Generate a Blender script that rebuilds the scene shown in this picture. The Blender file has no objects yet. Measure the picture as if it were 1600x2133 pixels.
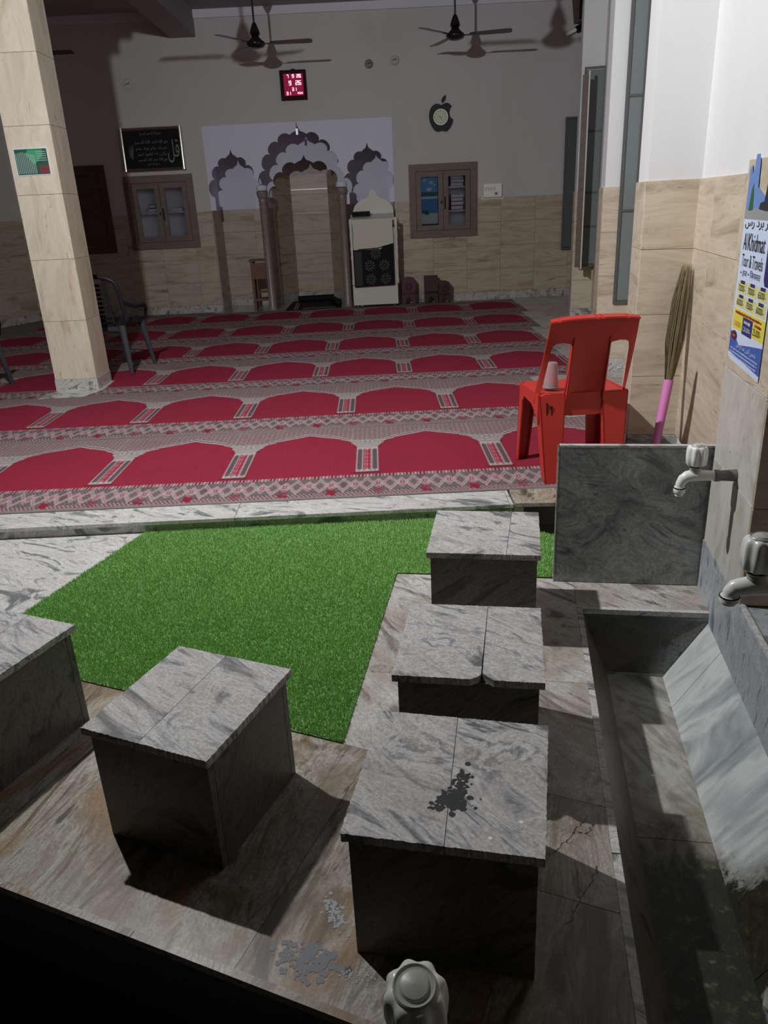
import bpy, bmesh, math, random
import numpy as np
from math import sin, cos, pi, radians as rad
from mathutils import Vector, Matrix, noise as mnoise
from mathutils.geometry import tessellate_polygon

random.seed(7)
D = bpy.data
S = bpy.context.scene
C = S.collection

# ------------------------------------------------------------------ camera
H = 1.25
cam = D.cameras.new('camera'); camo = D.objects.new('camera', cam); C.objects.link(camo)
cam.sensor_fit = 'VERTICAL'; cam.sensor_height = 36; cam.sensor_width = 27
cam.lens = 1596.18 / 2133 * 36
cam.clip_start = .02
def _cam():
    p, r, y = rad(21.768), rad(-2.802), rad(-.152)
    f = Vector((sin(y)*cos(p), cos(y)*cos(p), -sin(p)))
    ri = Vector((cos(y), -sin(y), 0)); up = ri.cross(f)
    r2 = ri*cos(r) + up*sin(r); u2 = -ri*sin(r) + up*cos(r)
    M = Matrix((r2, u2, -f)).transposed().to_4x4(); M.translation = (0, 0, H)
    return M
camo.matrix_world = _cam()
S.camera = camo

# ------------------------------------------------------------------ world, lamps, exposure
w = D.worlds.new('night'); S.world = w; w.use_nodes = True
w.node_tree.nodes['Background'].inputs[0].default_value = (.55, .62, .75, 1)
w.node_tree.nodes['Background'].inputs[1].default_value = .008
L1 = D.lights.new('courtyard_lamp', 'AREA'); L1.shape = 'DISK'; L1.size = .09; L1.energy = 158
L1.color = (.97, .98, 1.0)
l1 = D.objects.new('courtyard_lamp', L1); l1.location = (-1.5, 2.7, 3.1); C.objects.link(l1)
l1.rotation_euler = Vector((.55, .6, -.55)).to_track_quat('-Z', 'Y').to_euler()
S.view_settings.view_transform = 'Standard'; S.view_settings.look = 'None'
S.view_settings.gamma = 1; S.view_settings.use_curve_mapping = False
S.view_settings.exposure = 0

# ------------------------------------------------------------------ frames
AW = rad(10.115)      # wash trough on the right
AL = rad(23.5)        # wash trough on the left
def Wp(u, v, z=0): return Vector((u*cos(AW)+v*sin(AW), -u*sin(AW)+v*cos(AW), z))
def Lp(u, v, z=0): return Vector((u*cos(AL)+v*sin(AL), -u*sin(AL)+v*cos(AL), z))
def Id(x, y, z=0): return Vector((x, y, z))
GZ = -.055            # courtyard level

# ------------------------------------------------------------------ object helpers
def obj(name, me, mat=None, parent=None, loc=None, rz=0, M=None):
    if isinstance(me, bmesh.types.BMesh):
        m = D.meshes.new(name); me.to_mesh(m); me.free(); me = m
    o = D.objects.new(name, me); C.objects.link(o)
    if mat:
        if len(o.data.materials) == 0: o.data.materials.append(mat)
    if M is not None: o.matrix_world = M
    elif loc is not None: o.location = loc; o.rotation_euler = (0, 0, rz)
    if parent: o.parent = parent; o.matrix_parent_inverse = parent.matrix_world.inverted()
    return o
def tag(o, label, cat, group=None):
    o['label'] = label; o['category'] = cat
    if group: o['group'] = group
    return o
def thing(name, label, cat, loc=(0, 0, 0), rz=0, group=None):
    o = D.objects.new(name, None); C.objects.link(o)
    o.empty_display_size = .05
    o.location = loc; o.rotation_euler = (0, 0, rz)
    o.matrix_world = Matrix.Translation(loc) @ Matrix.Rotation(rz, 4, 'Z')
    return tag(o, label, cat, group)
def local(name, bm, mat, parent):
    """a part modelled in its thing's own coordinates"""
    o = obj(name, bm, mat); o.parent = parent
    return o
def struct(name, bm, mat, parent=None):
    o = obj(name, bm, mat, parent)
    if not parent: o['kind'] = 'structure'
    return o
def box(bm, x0, x1, y0, y1, z0, z1, fr=Id, bev=0):
    vs = [bm.verts.new(fr(x, y, z)) for z in (z0, z1) for x, y in ((x0, y0), (x1, y0), (x1, y1), (x0, y1))]
    fs = [(3, 2, 1, 0), (4, 5, 6, 7), (0, 1, 5, 4), (1, 2, 6, 5), (2, 3, 7, 6), (3, 0, 4, 7)]
    faces = [bm.faces.new([vs[i] for i in f]) for f in fs]
    if bev:
        es = list({e for f in faces for e in f.edges})
        bmesh.ops.bevel(bm, geom=es, offset=bev, segments=1, affect='EDGES')
    return vs
def bx(*a, **k):
    bm = bmesh.new(); box(bm, *a, **k); return bm
def prism(bm, pts, a, b, fr=Id, plane='xy', holes=()):
    """extrude polygon (with holes) between a and b along the third axis"""
    loops = [list(pts)] + [list(h) for h in holes]
    def P(p, c):
        if plane == 'xy': return fr(p[0], p[1], c)
        if plane == 'xz': return fr(p[0], c, p[1])
        return fr(c, p[0], p[1])
    tess = tessellate_polygon([[Vector((p[0], p[1], 0)) for p in l] for l in loops])
    flat = [p for l in loops for p in l]
    A = [bm.verts.new(P(p, a)) for p in flat]; B = [bm.verts.new(P(p, b)) for p in flat]
    for t in tess:
        try:
            bm.faces.new([A[i] for i in t]); bm.faces.new([B[i] for i in reversed(t)])
        except ValueError: pass
    k = 0
    for l in loops:
        n = len(l)
        for i in range(n):
            j = (i+1) % n
            bm.faces.new((A[k+i], A[k+j], B[k+j], B[k+i]))
        k += n
    bmesh.ops.recalc_face_normals(bm, faces=bm.faces)
    return bm
def pr(*a, **k):
    bm = bmesh.new(); return prism(bm, *a, **k)
def lathe(bm, prof, n=24, M=Matrix.Identity(4), flute=0, nf=8):
    rings = []
    for r, z in prof:
        ring = []
        for i in range(n):
            t = 2*pi*i/n
            rr = r*(1 - (flute*(.5+.5*cos(nf*t)) if r > 0 else 0))
            ring.append(bm.verts.new(M @ Vector((rr*cos(t), rr*sin(t), z))))
        rings.append(ring)
    for a, b in zip(rings, rings[1:]):
        for i in range(n):
            j = (i+1) % n
            bm.faces.new((a[i], a[j], b[j], b[i]))
    if prof[0][0] > 1e-6: bm.faces.new(list(reversed(rings[0])))
    if prof[-1][0] > 1e-6: bm.faces.new(rings[-1])
    return bm
def tube(bm, pts, rs, n=10, flat=1.0):
    pts = [Vector(p) for p in pts]
    if not hasattr(rs, '__len__'): rs = [rs]*len(pts)
    rings = []
    prev = None
    for i, p in enumerate(pts):
        d = (pts[min(i+1, len(pts)-1)] - pts[max(i-1, 0)]).normalized()
        ref = prev if prev is not None else (Vector((0, 0, 1)) if abs(d.z) < .9 else Vector((0, 1, 0)))
        a = (ref - d*ref.dot(d)).normalized(); b = d.cross(a); prev = a
        rings.append([bm.verts.new(p + a*rs[i]*cos(2*pi*k/n) + b*rs[i]*flat*sin(2*pi*k/n)) for k in range(n)])
    for a, b in zip(rings, rings[1:]):
        for k in range(n):
            j = (k+1) % n
            bm.faces.new((a[k], a[j], b[j], b[k]))
    bm.faces.new(list(reversed(rings[0]))); bm.faces.new(rings[-1])
    bmesh.ops.recalc_face_normals(bm, faces=bm.faces)
    return bm
def smooth(o, ang=40):
    for p in o.data.polygons: p.use_smooth = True
    try: o.data.set_sharp_from_angle(angle=rad(ang))
    except Exception: pass
    return o
def clip(poly, a, b, c):
    """keep a*x+b*y<=c"""
    out = []
    for i in range(len(poly)):
        p, q = poly[i], poly[(i+1) % len(poly)]
        dp, dq = a*p[0]+b*p[1]-c, a*q[0]+b*q[1]-c
        if dp <= 0: out.append(p)
        if dp*dq < 0:
            t = dp/(dp-dq); out.append((p[0]+(q[0]-p[0])*t, p[1]+(q[1]-p[1])*t))
    return out
def copy_tree(o, parent=None):
    c = o.copy(); C.objects.link(c)
    if parent: c.parent = parent
    for ch in [x for x in D.objects if x.parent == o]:
        copy_tree(ch, c)
    return c

# ------------------------------------------------------------------ materials
def nt(name):
    m = D.materials.new(name); m.use_nodes = True
    n = m.node_tree; b = n.nodes['Principled BSDF']
    return m, n, b
def simple(name, col, rough=.5, metal=0, emit=None, es=0, spec=.5, alpha=None, trans=0):
    m, n, b = nt(name)
    b.inputs['Base Color'].default_value = (*col, 1); b.inputs['Roughness'].default_value = rough
    b.inputs['Metallic'].default_value = metal; b.inputs['Specular IOR Level'].default_value = spec
    if emit: b.inputs['Emission Color'].default_value = (*emit, 1); b.inputs['Emission Strength'].default_value = es
    if trans: b.inputs['Transmission Weight'].default_value = trans
    # a little surface variation
    tn = n.nodes.new('ShaderNodeTexNoise'); tn.inputs['Scale'].default_value = 60
    bp = n.nodes.new('ShaderNodeBump'); bp.inputs['Strength'].default_value = .06; bp.inputs['Distance'].default_value = .002
    n.links.new(tn.outputs['Fac'], bp.inputs['Height']); n.links.new(bp.outputs[0], b.inputs['Normal'])
    return m
def ramp(n, fac, stops):
    r = n.nodes.new('ShaderNodeValToRGB')
    while len(r.color_ramp.elements) < len(stops): r.color_ramp.elements.new(.5)
    for e, (p, c) in zip(r.color_ramp.elements, stops): e.position = p; e.color = (*c, 1)
    n.links.new(fac, r.inputs[0]); return r.outputs[0]
def coords(n, rot=(0, 0, 0), scale=(1, 1, 1), rnd=True):
    tc = n.nodes.new('ShaderNodeTexCoord')
    out = tc.outputs['Object']
    if rnd:
        oi = n.nodes.new('ShaderNodeObjectInfo')
        mu = n.nodes.new('ShaderNodeVectorMath'); mu.operation = 'MULTIPLY_ADD'
        cb = n.nodes.new('ShaderNodeCombineXYZ')
        for i in range(3): n.links.new(oi.outputs['Random'], cb.inputs[i])
        n.links.new(cb.outputs[0], mu.inputs[0]); mu.inputs[1].default_value = (37, 91, 53)
        n.links.new(out, mu.inputs[2]); out = mu.outputs[0]
    m1 = n.nodes.new('ShaderNodeMapping'); m1.inputs['Rotation'].default_value = rot
    n.links.new(out, m1.inputs[0])
    m2 = n.nodes.new('ShaderNodeMapping'); m2.inputs['Scale'].default_value = scale
    n.links.new(m1.outputs[0], m2.inputs[0])
    return m2.outputs[0]
def noise(n, vec, scale, detail=5, dist=0, rough=.55):
    t = n.nodes.new('ShaderNodeTexNoise'); t.inputs['Scale'].default_value = scale
    t.inputs['Detail'].default_value = detail; t.inputs['Distortion'].default_value = dist
    t.inputs['Roughness'].default_value = rough
    n.links.new(vec, t.inputs['Vector']); return t.outputs['Fac']
def mix(n, fac, a, b, mode='MIX'):
    m = n.nodes.new('ShaderNodeMix'); m.data_type = 'RGBA'; m.blend_type = mode
    for s, v in ((m.inputs[0], fac), (m.inputs[6], a), (m.inputs[7], b)):
        if isinstance(v, (int, float)): s.default_value = v
        elif isinstance(v, tuple): s.default_value = (*v, 1)
        else: n.links.new(v, s)
    return m.outputs[2]
def bump(n, b, h, st=.2, dist=.003):
    bp = n.nodes.new('ShaderNodeBump'); bp.inputs['Strength'].default_value = st; bp.inputs['Distance'].default_value = dist
    n.links.new(h, bp.inputs['Height']); n.links.new(bp.outputs[0], b.inputs['Normal'])

def marble(name, light, mid, dark, warm, warmth=.3, rot=(.3, .2, .6), rough=.35, sc=1.0, dirt=None, dirt_amt=.5, knots=()):
    m, n, b = nt(name)
    v = coords(n, rot, (2.6*sc, 7.5*sc, 5*sc))
    f1 = noise(n, v, 1.0, 11, 2.0, .66)
    for (kx, ky, kr, ka) in knots:          # eye-shaped swirls in the stone
        tc = n.nodes.new('ShaderNodeTexCoord'); mp = n.nodes.new('ShaderNodeMapping'); mp.vector_type = 'POINT'
        sb = n.nodes.new('ShaderNodeVectorMath'); sb.operation = 'SUBTRACT'; n.links.new(tc.outputs['Object'], sb.inputs[0]); sb.inputs[1].default_value = (kx, ky, .245)
        mp.inputs['Rotation'].default_value = (0, 0, ka); mp.inputs['Scale'].default_value = (1, 1, 0)
        n.links.new(sb.outputs[0], mp.inputs[0])
        m3 = n.nodes.new('ShaderNodeMapping'); m3.inputs['Scale'].default_value = (1/kr, 1.7/kr, 0); n.links.new(mp.outputs[0], m3.inputs[0])
        ln = n.nodes.new('ShaderNodeVectorMath'); ln.operation = 'LENGTH'; n.links.new(m3.outputs[0], ln.inputs[0])
        nz = noise(n, tc.outputs['Object'], 11, 9, .8, .68)
        ad = n.nodes.new('ShaderNodeMath'); ad.operation = 'MULTIPLY_ADD'; n.links.new(nz, ad.inputs[0]); ad.inputs[1].default_value = 1.9; n.links.new(ln.outputs['Value'], ad.inputs[2])
        sn = n.nodes.new('ShaderNodeMath'); sn.operation = 'MULTIPLY'; n.links.new(ad.outputs[0], sn.inputs[0]); sn.inputs[1].default_value = 15
        s2 = n.nodes.new('ShaderNodeMath'); s2.operation = 'SINE'; n.links.new(sn.outputs[0], s2.inputs[0])
        s3 = n.nodes.new('ShaderNodeMath'); s3.operation = 'MULTIPLY_ADD'; n.links.new(s2.outputs[0], s3.inputs[0]); s3.inputs[1].default_value = .062; s3.inputs[2].default_value = .44
        mk = n.nodes.new('ShaderNodeMapRange'); n.links.new(ln.outputs['Value'], mk.inputs[0]); mk.inputs[1].default_value = .25; mk.inputs[2].default_value = 1.25; mk.inputs[3].default_value = .85; mk.inputs[4].default_value = 0; mk.interpolation_type = 'SMOOTHSTEP'
        mx = n.nodes.new('ShaderNodeMix'); mx.data_type = 'FLOAT'; n.links.new(mk.outputs[0], mx.inputs[0]); n.links.new(f1, mx.inputs[2]); n.links.new(s3.outputs[0], mx.inputs[3]); f1 = mx.outputs[0]
    base = ramp(n, f1, [(.37, dark), (.435, mid), (.485, light), (.53, mid), (.57, light), (.64, dark)])
    v2 = coords(n, rot, (1.0*sc, 4*sc, 3*sc))
    f2 = noise(n, v2, 1.3, 5, 2.5)
    wm = ramp(n, f2, [(.50, (0, 0, 0)), (.68, (warmth,)*3)])
    c = mix(n, wm, base, warm)
    # thin dark seams along the grain
    f4 = noise(n, coords(n, rot, (.6*sc, 12*sc, 7*sc)), .8, 5, .5, .5)
    seam = ramp(n, f4, [(.490, (0,)*3), (.5, (.55,)*3), (.510, (0,)*3)])
    c = mix(n, seam, c, dark)
    grn_ = noise(n, coords(n, (0, 0, 0), (1, 1, 1)), 170, 4, 0, .6)
    c = mix(n, 1.0, c, ramp(n, grn_, [(.34, (.74,)*3), (.62, (1.06,)*3)]), 'MULTIPLY')
    if dirt:
        f3 = noise(n, coords(n, (0, 0, 0), (1, 1, 1)), 4.5, 7, .6, .65)
        dm = ramp(n, f3, [(.42, (0,)*3), (.62, (dirt_amt,)*3)])
        c = mix(n, dm, c, dirt)
    n.links.new(c, b.inputs['Base Color']); b.inputs['Roughness'].default_value = rough
    bump(n, b, f1, .08, .002)
    return m
def travertine(name, light, mid, dark, scale, rough=.45, grime=.25):
    m, n, b = nt(name)
    v = coords(n, (0, 0, 0), scale)
    f1 = noise(n, v, 1.0, 9, .9, .68)
    c = ramp(n, f1, [(.30, dark), (.42, mid), (.52, light), (.62, mid), (.68, light), (.8, mid)])
    f2 = noise(n, coords(n, (0, 0, 0), tuple(s*.35 for s in scale)), 2.2, 6, 1.2)
    g = ramp(n, f2, [(.50, (0,)*3), (.72, (grime,)*3)])
    c = mix(n, g, c, dark)
    wv = noise(n, v, 2.7, 10, 2.2, .72)
    s = ramp(n, wv, [(.33, (.8,)*3), (.38, (0,)*3)])
    c = mix(n, s, c, tuple(x*.6 for x in dark))
    n.links.new(c, b.inputs['Base Color']); b.inputs['Roughness'].default_value = rough
    bump(n, b, f1, .1, .002)
    return m
def plaster(name, col, stain, amt=.35, sc=1.2, rough=.75):
    m, n, b = nt(name)
    f = noise(n, coords(n, (0, 0, 0), (1, 1, .6), False), sc, 8, .4, .6)
    g = ramp(n, f, [(.5, (0,)*3), (.75, (amt,)*3)])
    c = mix(n, g, col, stain)
    f2 = noise(n, coords(n, (0, 0, 0), (1, 1, 1), False), 6, 8, .8, .7)
    g2 = ramp(n, f2, [(.66, (0,)*3), (.74, (amt*.8,)*3)])
    c = mix(n, g2, c, stain)
    n.links.new(c, b.inputs['Base Color']); b.inputs['Roughness'].default_value = rough
    bump(n, b, noise(n, coords(n, rnd=False), 40, 4), .12, .002)
    return m
def wood(name, a, c2, rough=.5, scale=(2, 2, 22)):
    m, n, b = nt(name)
    f = noise(n, coords(n, (0, 0, 0), scale), 1.6, 6, .6)
    n.links.new(ramp(n, f, [(.3, a), (.7, c2)]), b.inputs['Base Color']); b.inputs['Roughness'].default_value = rough
    bump(n, b, f, .1, .002)
    return m

M_step = marble('marble_step', (.66, .65, .62), (.47, .46, .44), (.17, .18, .18), (.42, .36, .29), .45, (.1, .2, .5), .3)
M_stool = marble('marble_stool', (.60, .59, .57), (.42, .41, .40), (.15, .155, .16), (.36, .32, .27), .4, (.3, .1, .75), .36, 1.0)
_st = ((.60, .59, .57), (.42, .41, .40), (.15, .155, .16), (.36, .32, .27), .4, (.3, .1, .75), .36, 1.0, None, .5)
M_knot3 = marble('marble_swirled', *_st, ((.045, 1.24, .125, .5), (.205, 1.205, .11, -.5)))
M_knot2 = marble('marble_swirled_small', *_st, ((.116, 1.64, .11, .3),))
M_side_shade = marble('marble_side_shaded', (.17, .165, .145), (.12, .115, .10), (.05, .05, .045), (.14, .12, .09), .5, (.9, .4, .5), .4)  # stool marble darkened: shade of the unlit sides put into the colour
M_plat = marble('marble_platform', (.60, .585, .55), (.44, .42, .39), (.17, .16, .15), (.40, .33, .25), .5, (.2, .1, 1.0), .35, .9, (.24, .175, .12), .45)
M_rust = marble('marble_rust', (.47, .45, .39), (.28, .24, .18), (.09, .075, .055), (.30, .17, .07), .75, (.2, .1, 1.9), .33, .8, (.16, .11, .07), .6)
M_sideb = marble('marble_brown_dark', (.17, .13, .10), (.11, .08, .06), (.05, .04, .03), (.16, .09, .05), .5, (.2, .1, 1.4), .3, .8)  # darker brown marble for the trough's side panels
M_panel = marble('marble_dark', (.50, .52, .49), (.33, .345, .33), (.15, .165, .17), (.30, .26, .19), .4, (.9, .5, -.5), .2, .7, (.10, .115, .12), .5)
M_blue = marble('marble_blue', (.48, .53, .56), (.36, .40, .44), (.16, .19, .21), (.34, .30, .26), .35, (.2, 1.1, .2), .4, .8, (.22, .21, .19), .4)
M_tan = travertine('tile_tan', (.60, .52, .40), (.50, .42, .31), (.30, .235, .16), (1.6, 1.6, 9))
M_tanp = travertine('tile_pale_wet', (.60, .585, .54), (.52, .49, .43), (.33, .28, .20), (5, 5, 2.2), .35, .35)
M_tanw = travertine('tile_wall_far', (.50, .43, .32), (.40, .33, .235), (.22, .17, .11), (1.5, 1.5, 10), .38, .4)
M_col = travertine('tile_column', (.70, .63, .50), (.62, .54, .41), (.42, .33, .22), (7, 7, 1.5), .45, .3)
M_wall = plaster('plaster_far', (.55, .515, .51), (.40, .37, .36), .3)
M_white = plaster('plaster_white', (.69, .69, .69), (.52, .52, .53), .35, .9)
M_board = plaster('mihrab_white', (.68, .68, .80), (.52, .52, .60), .2)
M_ceil = plaster('ceiling_paint', (.30, .28, .29), (.2, .18, .18), .3)
M_band = plaster('band_paint', (.66, .66, .72), (.5, .5, .55), .2)
M_ground = plaster('ground_mortar', (.16, .14, .12), (.09, .08, .07), .5)
M_brown = wood('brown_wood', (.115, .085, .07), (.165, .125, .10))
M_dkbrown = wood('dark_brown_wood', (.06, .035, .025), (.10, .06, .04))
M_redwood = wood('red_wood', (.12, .045, .025), (.19, .08, .04))
M_black = simple('black_plastic', (.018, .018, .022), .42, spec=.25)
M_blackm = simple('black_matte', (.009, .009, .011), .7, spec=.15)
M_greychair = simple('grey_black_plastic', (.05, .055, .065), .3)
M_red = simple('red_plastic', (.50, .032, .022), .42)
M_white_pl = simple('white_plastic', (.86, .86, .81), .25)
M_cream = simple('cream_paint', (.62, .61, .52), .45)
M_chrome = simple('silver_frame', (.75, .74, .69), .16, 1)
M_steel = simple('grey_steel', (.10, .105, .10), .5, .2)
M_pink = simple('pink_plastic', (.66, .22, .50), .35)
M_pipe = simple('grey_pipe', (.17, .165, .15), .5, .5)
M_bronze = wood('bronze_pillar', (.20, .155, .14), (.27, .22, .20), .35)
M_dial = simple('dial', (.60, .64, .50), .4)
M_glassd = simple('dark_glass', (.16, .19, .20), .25)
M_paper = simple('paper', (.72, .75, .82), .5)
M_gold = simple('faded_gold', (.16, .17, .13), .5)
M_fan = simple('fan_brown', (.035, .026, .026), .28)
M_fanhub = simple('fan_hub', (.02, .018, .02), .18, .3)
M_led = simple('led', (.9, .3, .4), .4, emit=(1, .50, .60), es=2.6)
M_ledbg = simple('led_glow', (.06, .008, .02), .5, emit=(.62, .015, .11), es=.30, spec=.1)
M_shade_crack = simple('shade_and_crack_dark', (.035, .03, .026), .4)  # near-black: left trough's shade put into the colour; also cracks and drain hole
M_carpet = None
def mat_moss():
    m, n, b = nt('trough_mossy')
    v = coords(n, (.2, .1, 1.0), (2, 8, 5), False)
    f1 = noise(n, v, 1, 8, 1.8, .62)
    base = ramp(n, f1, [(.3, (.13, .14, .13)), (.45, (.30, .29, .25)), (.55, (.46, .45, .41)), (.68, (.26, .25, .21)), (.8, (.12, .12, .11))])
    tc = n.nodes.new('ShaderNodeTexCoord'); sp = n.nodes.new('ShaderNodeSeparateXYZ'); n.links.new(tc.outputs['Object'], sp.inputs[0])
    # growth starts below the second tap and spreads towards the drain end (low y)
    mr = n.nodes.new('ShaderNodeMapRange'); mr.inputs[1].default_value = 1.85; mr.inputs[2].default_value = 1.15
    n.links.new(sp.outputs['Y'], mr.inputs[0])
    f2 = noise(n, coords(n, (0, 0, 0), (1, 1, 1), False), 7, 9, .8, .7)
    ad = n.nodes.new('ShaderNodeMath'); ad.operation = 'ADD'; n.links.new(mr.outputs[0], ad.inputs[0]); n.links.new(f2, ad.inputs[1])
    k = ramp(n, ad.outputs[0], [(.72, (0,)*3), (.98, (1,)*3)])
    f3 = noise(n, coords(n, (0, 0, 0), (1, 1, 1), False), 38, 6, 0, .7)
    moss = ramp(n, f3, [(.35, (.014, .013, .009)), (.55, (.024, .022, .012)), (.63, (.055, .058, .02)), (.71, (.16, .16, .10))])
    rust = ramp(n, ad.outputs[0], [(.45, (0,)*3), (.7, (.55,)*3)])
    c = mix(n, rust, base, (.15, .115, .065)); c = mix(n, k, c, moss)
    n.links.new(c, b.inputs['Base Color']); b.inputs['Roughness'].default_value = .5
    bump(n, b, f3, .5, .004)
    return m
M_moss = mat_moss()
def mat_slope():
    m, n, b = nt('sloped_marble')
    v = coords(n, (.2, .9, .3), (2, 6, 3), False)
    f1 = noise(n, v, 1, 8, 1.4, .6)
    base = ramp(n, f1, [(.3, (.22, .25, .25)), (.45, (.40, .43, .43)), (.56, (.60, .62, .60)), (.7, (.40, .41, .39)), (.8, (.2, .21, .2))])
    tc = n.nodes.new('ShaderNodeTexCoord'); sp = n.nodes.new('ShaderNodeSeparateXYZ'); n.links.new(tc.outputs['Object'], sp.inputs[0])
    f2 = noise(n, coords(n, (0, 0, 0), (1, 1, 1), False), 13, 12, .5, .75)
    # band of growth around y=1.35 running down the slope
    mu = n.nodes.new('ShaderNodeMath'); mu.operation = 'SUBTRACT'; n.links.new(sp.outputs['Y'], mu.inputs[0]); mu.inputs[1].default_value = 1.33
    ab = n.nodes.new('ShaderNodeMath'); ab.operation = 'ABSOLUTE'; n.links.new(mu.outputs[0], ab.inputs[0])
    # narrower towards the top edge
    hz = n.nodes.new('ShaderNodeMapRange'); hz.inputs[1].default_value = -.3; hz.inputs[2].default_value = -.08
    hz.inputs[3].default_value = 1.6; hz.inputs[4].default_value = 5.5
    n.links.new(sp.outputs['Z'], hz.inputs[0])
    ml = n.nodes.new('ShaderNodeMath'); ml.operation = 'MULTIPLY'; n.links.new(ab.outputs[0], ml.inputs[0]); n.links.new(hz.outputs[0], ml.inputs[1])
    sb = n.nodes.new('ShaderNodeMath'); sb.operation = 'SUBTRACT'; n.links.new(f2, sb.inputs[0]); n.links.new(ml.outputs[0], sb.inputs[1])
    k = ramp(n, sb.outputs[0], [(.14, (0,)*3), (.26, (1,)*3)])
    f3 = noise(n, coords(n, (0, 0, 0), (1, 1, 1), False), 40, 6, 0, .7)
    moss = ramp(n, f3, [(.35, (.012, .011, .008)), (.58, (.028, .027, .012)), (.7, (.07, .07, .025))])
    c = mix(n, ramp(n, sb.outputs[0], [(-.0, (0,)*3), (.15, (.45,)*3)]), base, (.20, .16, .10))
    c = mix(n, k, c, moss)
    n.links.new(c, b.inputs['Base Color']); b.inputs['Roughness'].default_value = .4
    bump(n, b, f3, .3, .003)
    return m
M_slope = mat_slope()
def mat_grass():
    m, n, b = nt('artificial_grass')
    f = noise(n, coords(n, (0, 0, 0), (1, 1, 1), False), 5, 6)
    f2 = noise(n, coords(n, (0, 0, 0), (1, 1, 1), False), 160, 3)
    c = ramp(n, f2, [(.3, (.22, .44, .12)), (.5, (.38, .66, .22)), (.7, (.55, .82, .36))])
    c = mix(n, ramp(n, f, [(.4, (0,)*3), (.8, (.3,)*3)]), c, (.24, .46, .14))
    n.links.new(c, b.inputs['Base Color']); b.inputs['Roughness'].default_value = .55
    return m
M_grass = mat_grass()
def mat_carpet():
    m, n, b = nt('woven_carpet')
    a = n.nodes.new('ShaderNodeVertexColor'); a.layer_name = 'Col'
    f = noise(n, coords(n, (0, 0, 0), (1, 1, 1), False), 260, 3)
    g = ramp(n, f, [(.3, (.55,)*3), (.7, (1.0,)*3)])
    c = mix(n, 1.0, a.outputs[0], g, 'MULTIPLY')
    f2 = noise(n, coords(n, (0, 0, 0), (1, 1, 1), False), 3, 5)
    c = mix(n, ramp(n, f2, [(.5, (0,)*3), (.8, (.18,)*3)]), c, (.05, .015, .02))
    n.links.new(c, b.inputs['Base Color']); b.inputs['Roughness'].default_value = .9
    b.inputs['Specular IOR Level'].default_value = .15
    bump(n, b, f, .4, .002)
    return m
M_carpet = mat_carpet()

# ------------------------------------------------------------------ text helper
ISO = {'ا': (0xFE8D, 0xFE8E, 0, 0), 'ب': (0xFE8F, 0xFE90, 0xFE91, 0xFE92), 'ح': (0xFEA1, 0xFEA2, 0xFEA3, 0xFEA4), 'د': (0xFEA9, 0xFEAA, 0, 0),
       'ر': (0xFEAD, 0xFEAE, 0, 0), 'س': (0xFEB1, 0xFEB2, 0xFEB3, 0xFEB4), 'ص': (0xFEB9, 0xFEBA, 0xFEBB, 0xFEBC), 'ف': (0xFED1, 0xFED2, 0xFED3, 0xFED4),
       'ق': (0xFED5, 0xFED6, 0xFED7, 0xFED8), 'ك': (0xFED9, 0xFEDA, 0xFEDB, 0xFEDC), 'ل': (0xFEDD, 0xFEDE, 0xFEDF, 0xFEE0), 'م': (0xFEE1, 0xFEE2, 0xFEE3, 0xFEE4),
       'ن': (0xFEE5, 0xFEE6, 0xFEE7, 0xFEE8), 'ه': (0xFEE9, 0xFEEA, 0xFEEB, 0xFEEC), 'و': (0xFEED, 0xFEEE, 0, 0), 'ي': (0xFEF1, 0xFEF2, 0xFEF3, 0xFEF4),
       'ع': (0xFEC9, 0xFECA, 0xFECB, 0xFECC), 'ذ': (0xFEAB, 0xFEAC, 0, 0), 'ز': (0xFEAF, 0xFEB0, 0, 0), 'ش': (0xFEB5, 0xFEB6, 0xFEB7, 0xFEB8)}
def arab(s):
    out = ''
    for i, c in enumerate(s):
        if c not in ISO: out += c; continue
        pj = i > 0 and s[i-1] in ISO and ISO[s[i-1]][2] != 0
        nj = i < len(s)-1 and s[i+1] in ISO and ISO[c][2] != 0
        k = (3 if nj else 1) if pj else (2 if nj else 0)
        out += chr(ISO[c][k])
    return out[::-1]
def text_mesh(s, width=None, height=None, ext=.0006):
    """text as a mesh, lower left corner at origin, in XZ plane facing -Y"""
    cu = D.curves.new('txt', 'FONT'); cu.body = s; cu.size = 1; cu.resolution_u = 2
    o = D.objects.new('txt', cu); C.objects.link(o)
    bpy.context.view_layer.update()
    me = D.meshes.new_from_object(o.evaluated_get(bpy.context.evaluated_depsgraph_get()))
    D.objects.remove(o); D.curves.remove(cu)
    if len(me.vertices) == 0: return None
    co = np.empty(len(me.vertices)*3); me.vertices.foreach_get('co', co); co = co.reshape(-1, 3)
    mn, mx = co.min(0), co.max(0); co -= mn
    sx = (width/(mx[0]-mn[0])) if width else None
    sy = (height/max(1e-6, mx[1]-mn[1])) if height else None
    sx = sx or sy; sy = sy or sx
    new = np.stack([co[:, 0]*sx, np.full(len(co), 0.0), co[:, 1]*sy], 1)
    me.vertices.foreach_set('co', new.ravel()); me.update()
    bm = bmesh.new(); bm.from_mesh(me); D.meshes.remove(me)
    for f in bm.faces:
        f.normal_update()
        if f.normal.y > 0: f.normal_flip()
    return bm
def put_text(name, s, mat, parent, M, x, z, w, h, y=-.001):
    bm = text_mesh(s, w, h)
    if bm is None: return
    bmesh.ops.transform(bm, matrix=M @ Matrix.Translation((x, y, z)), verts=bm.verts)
    return obj(name, bm, mat, parent)

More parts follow.
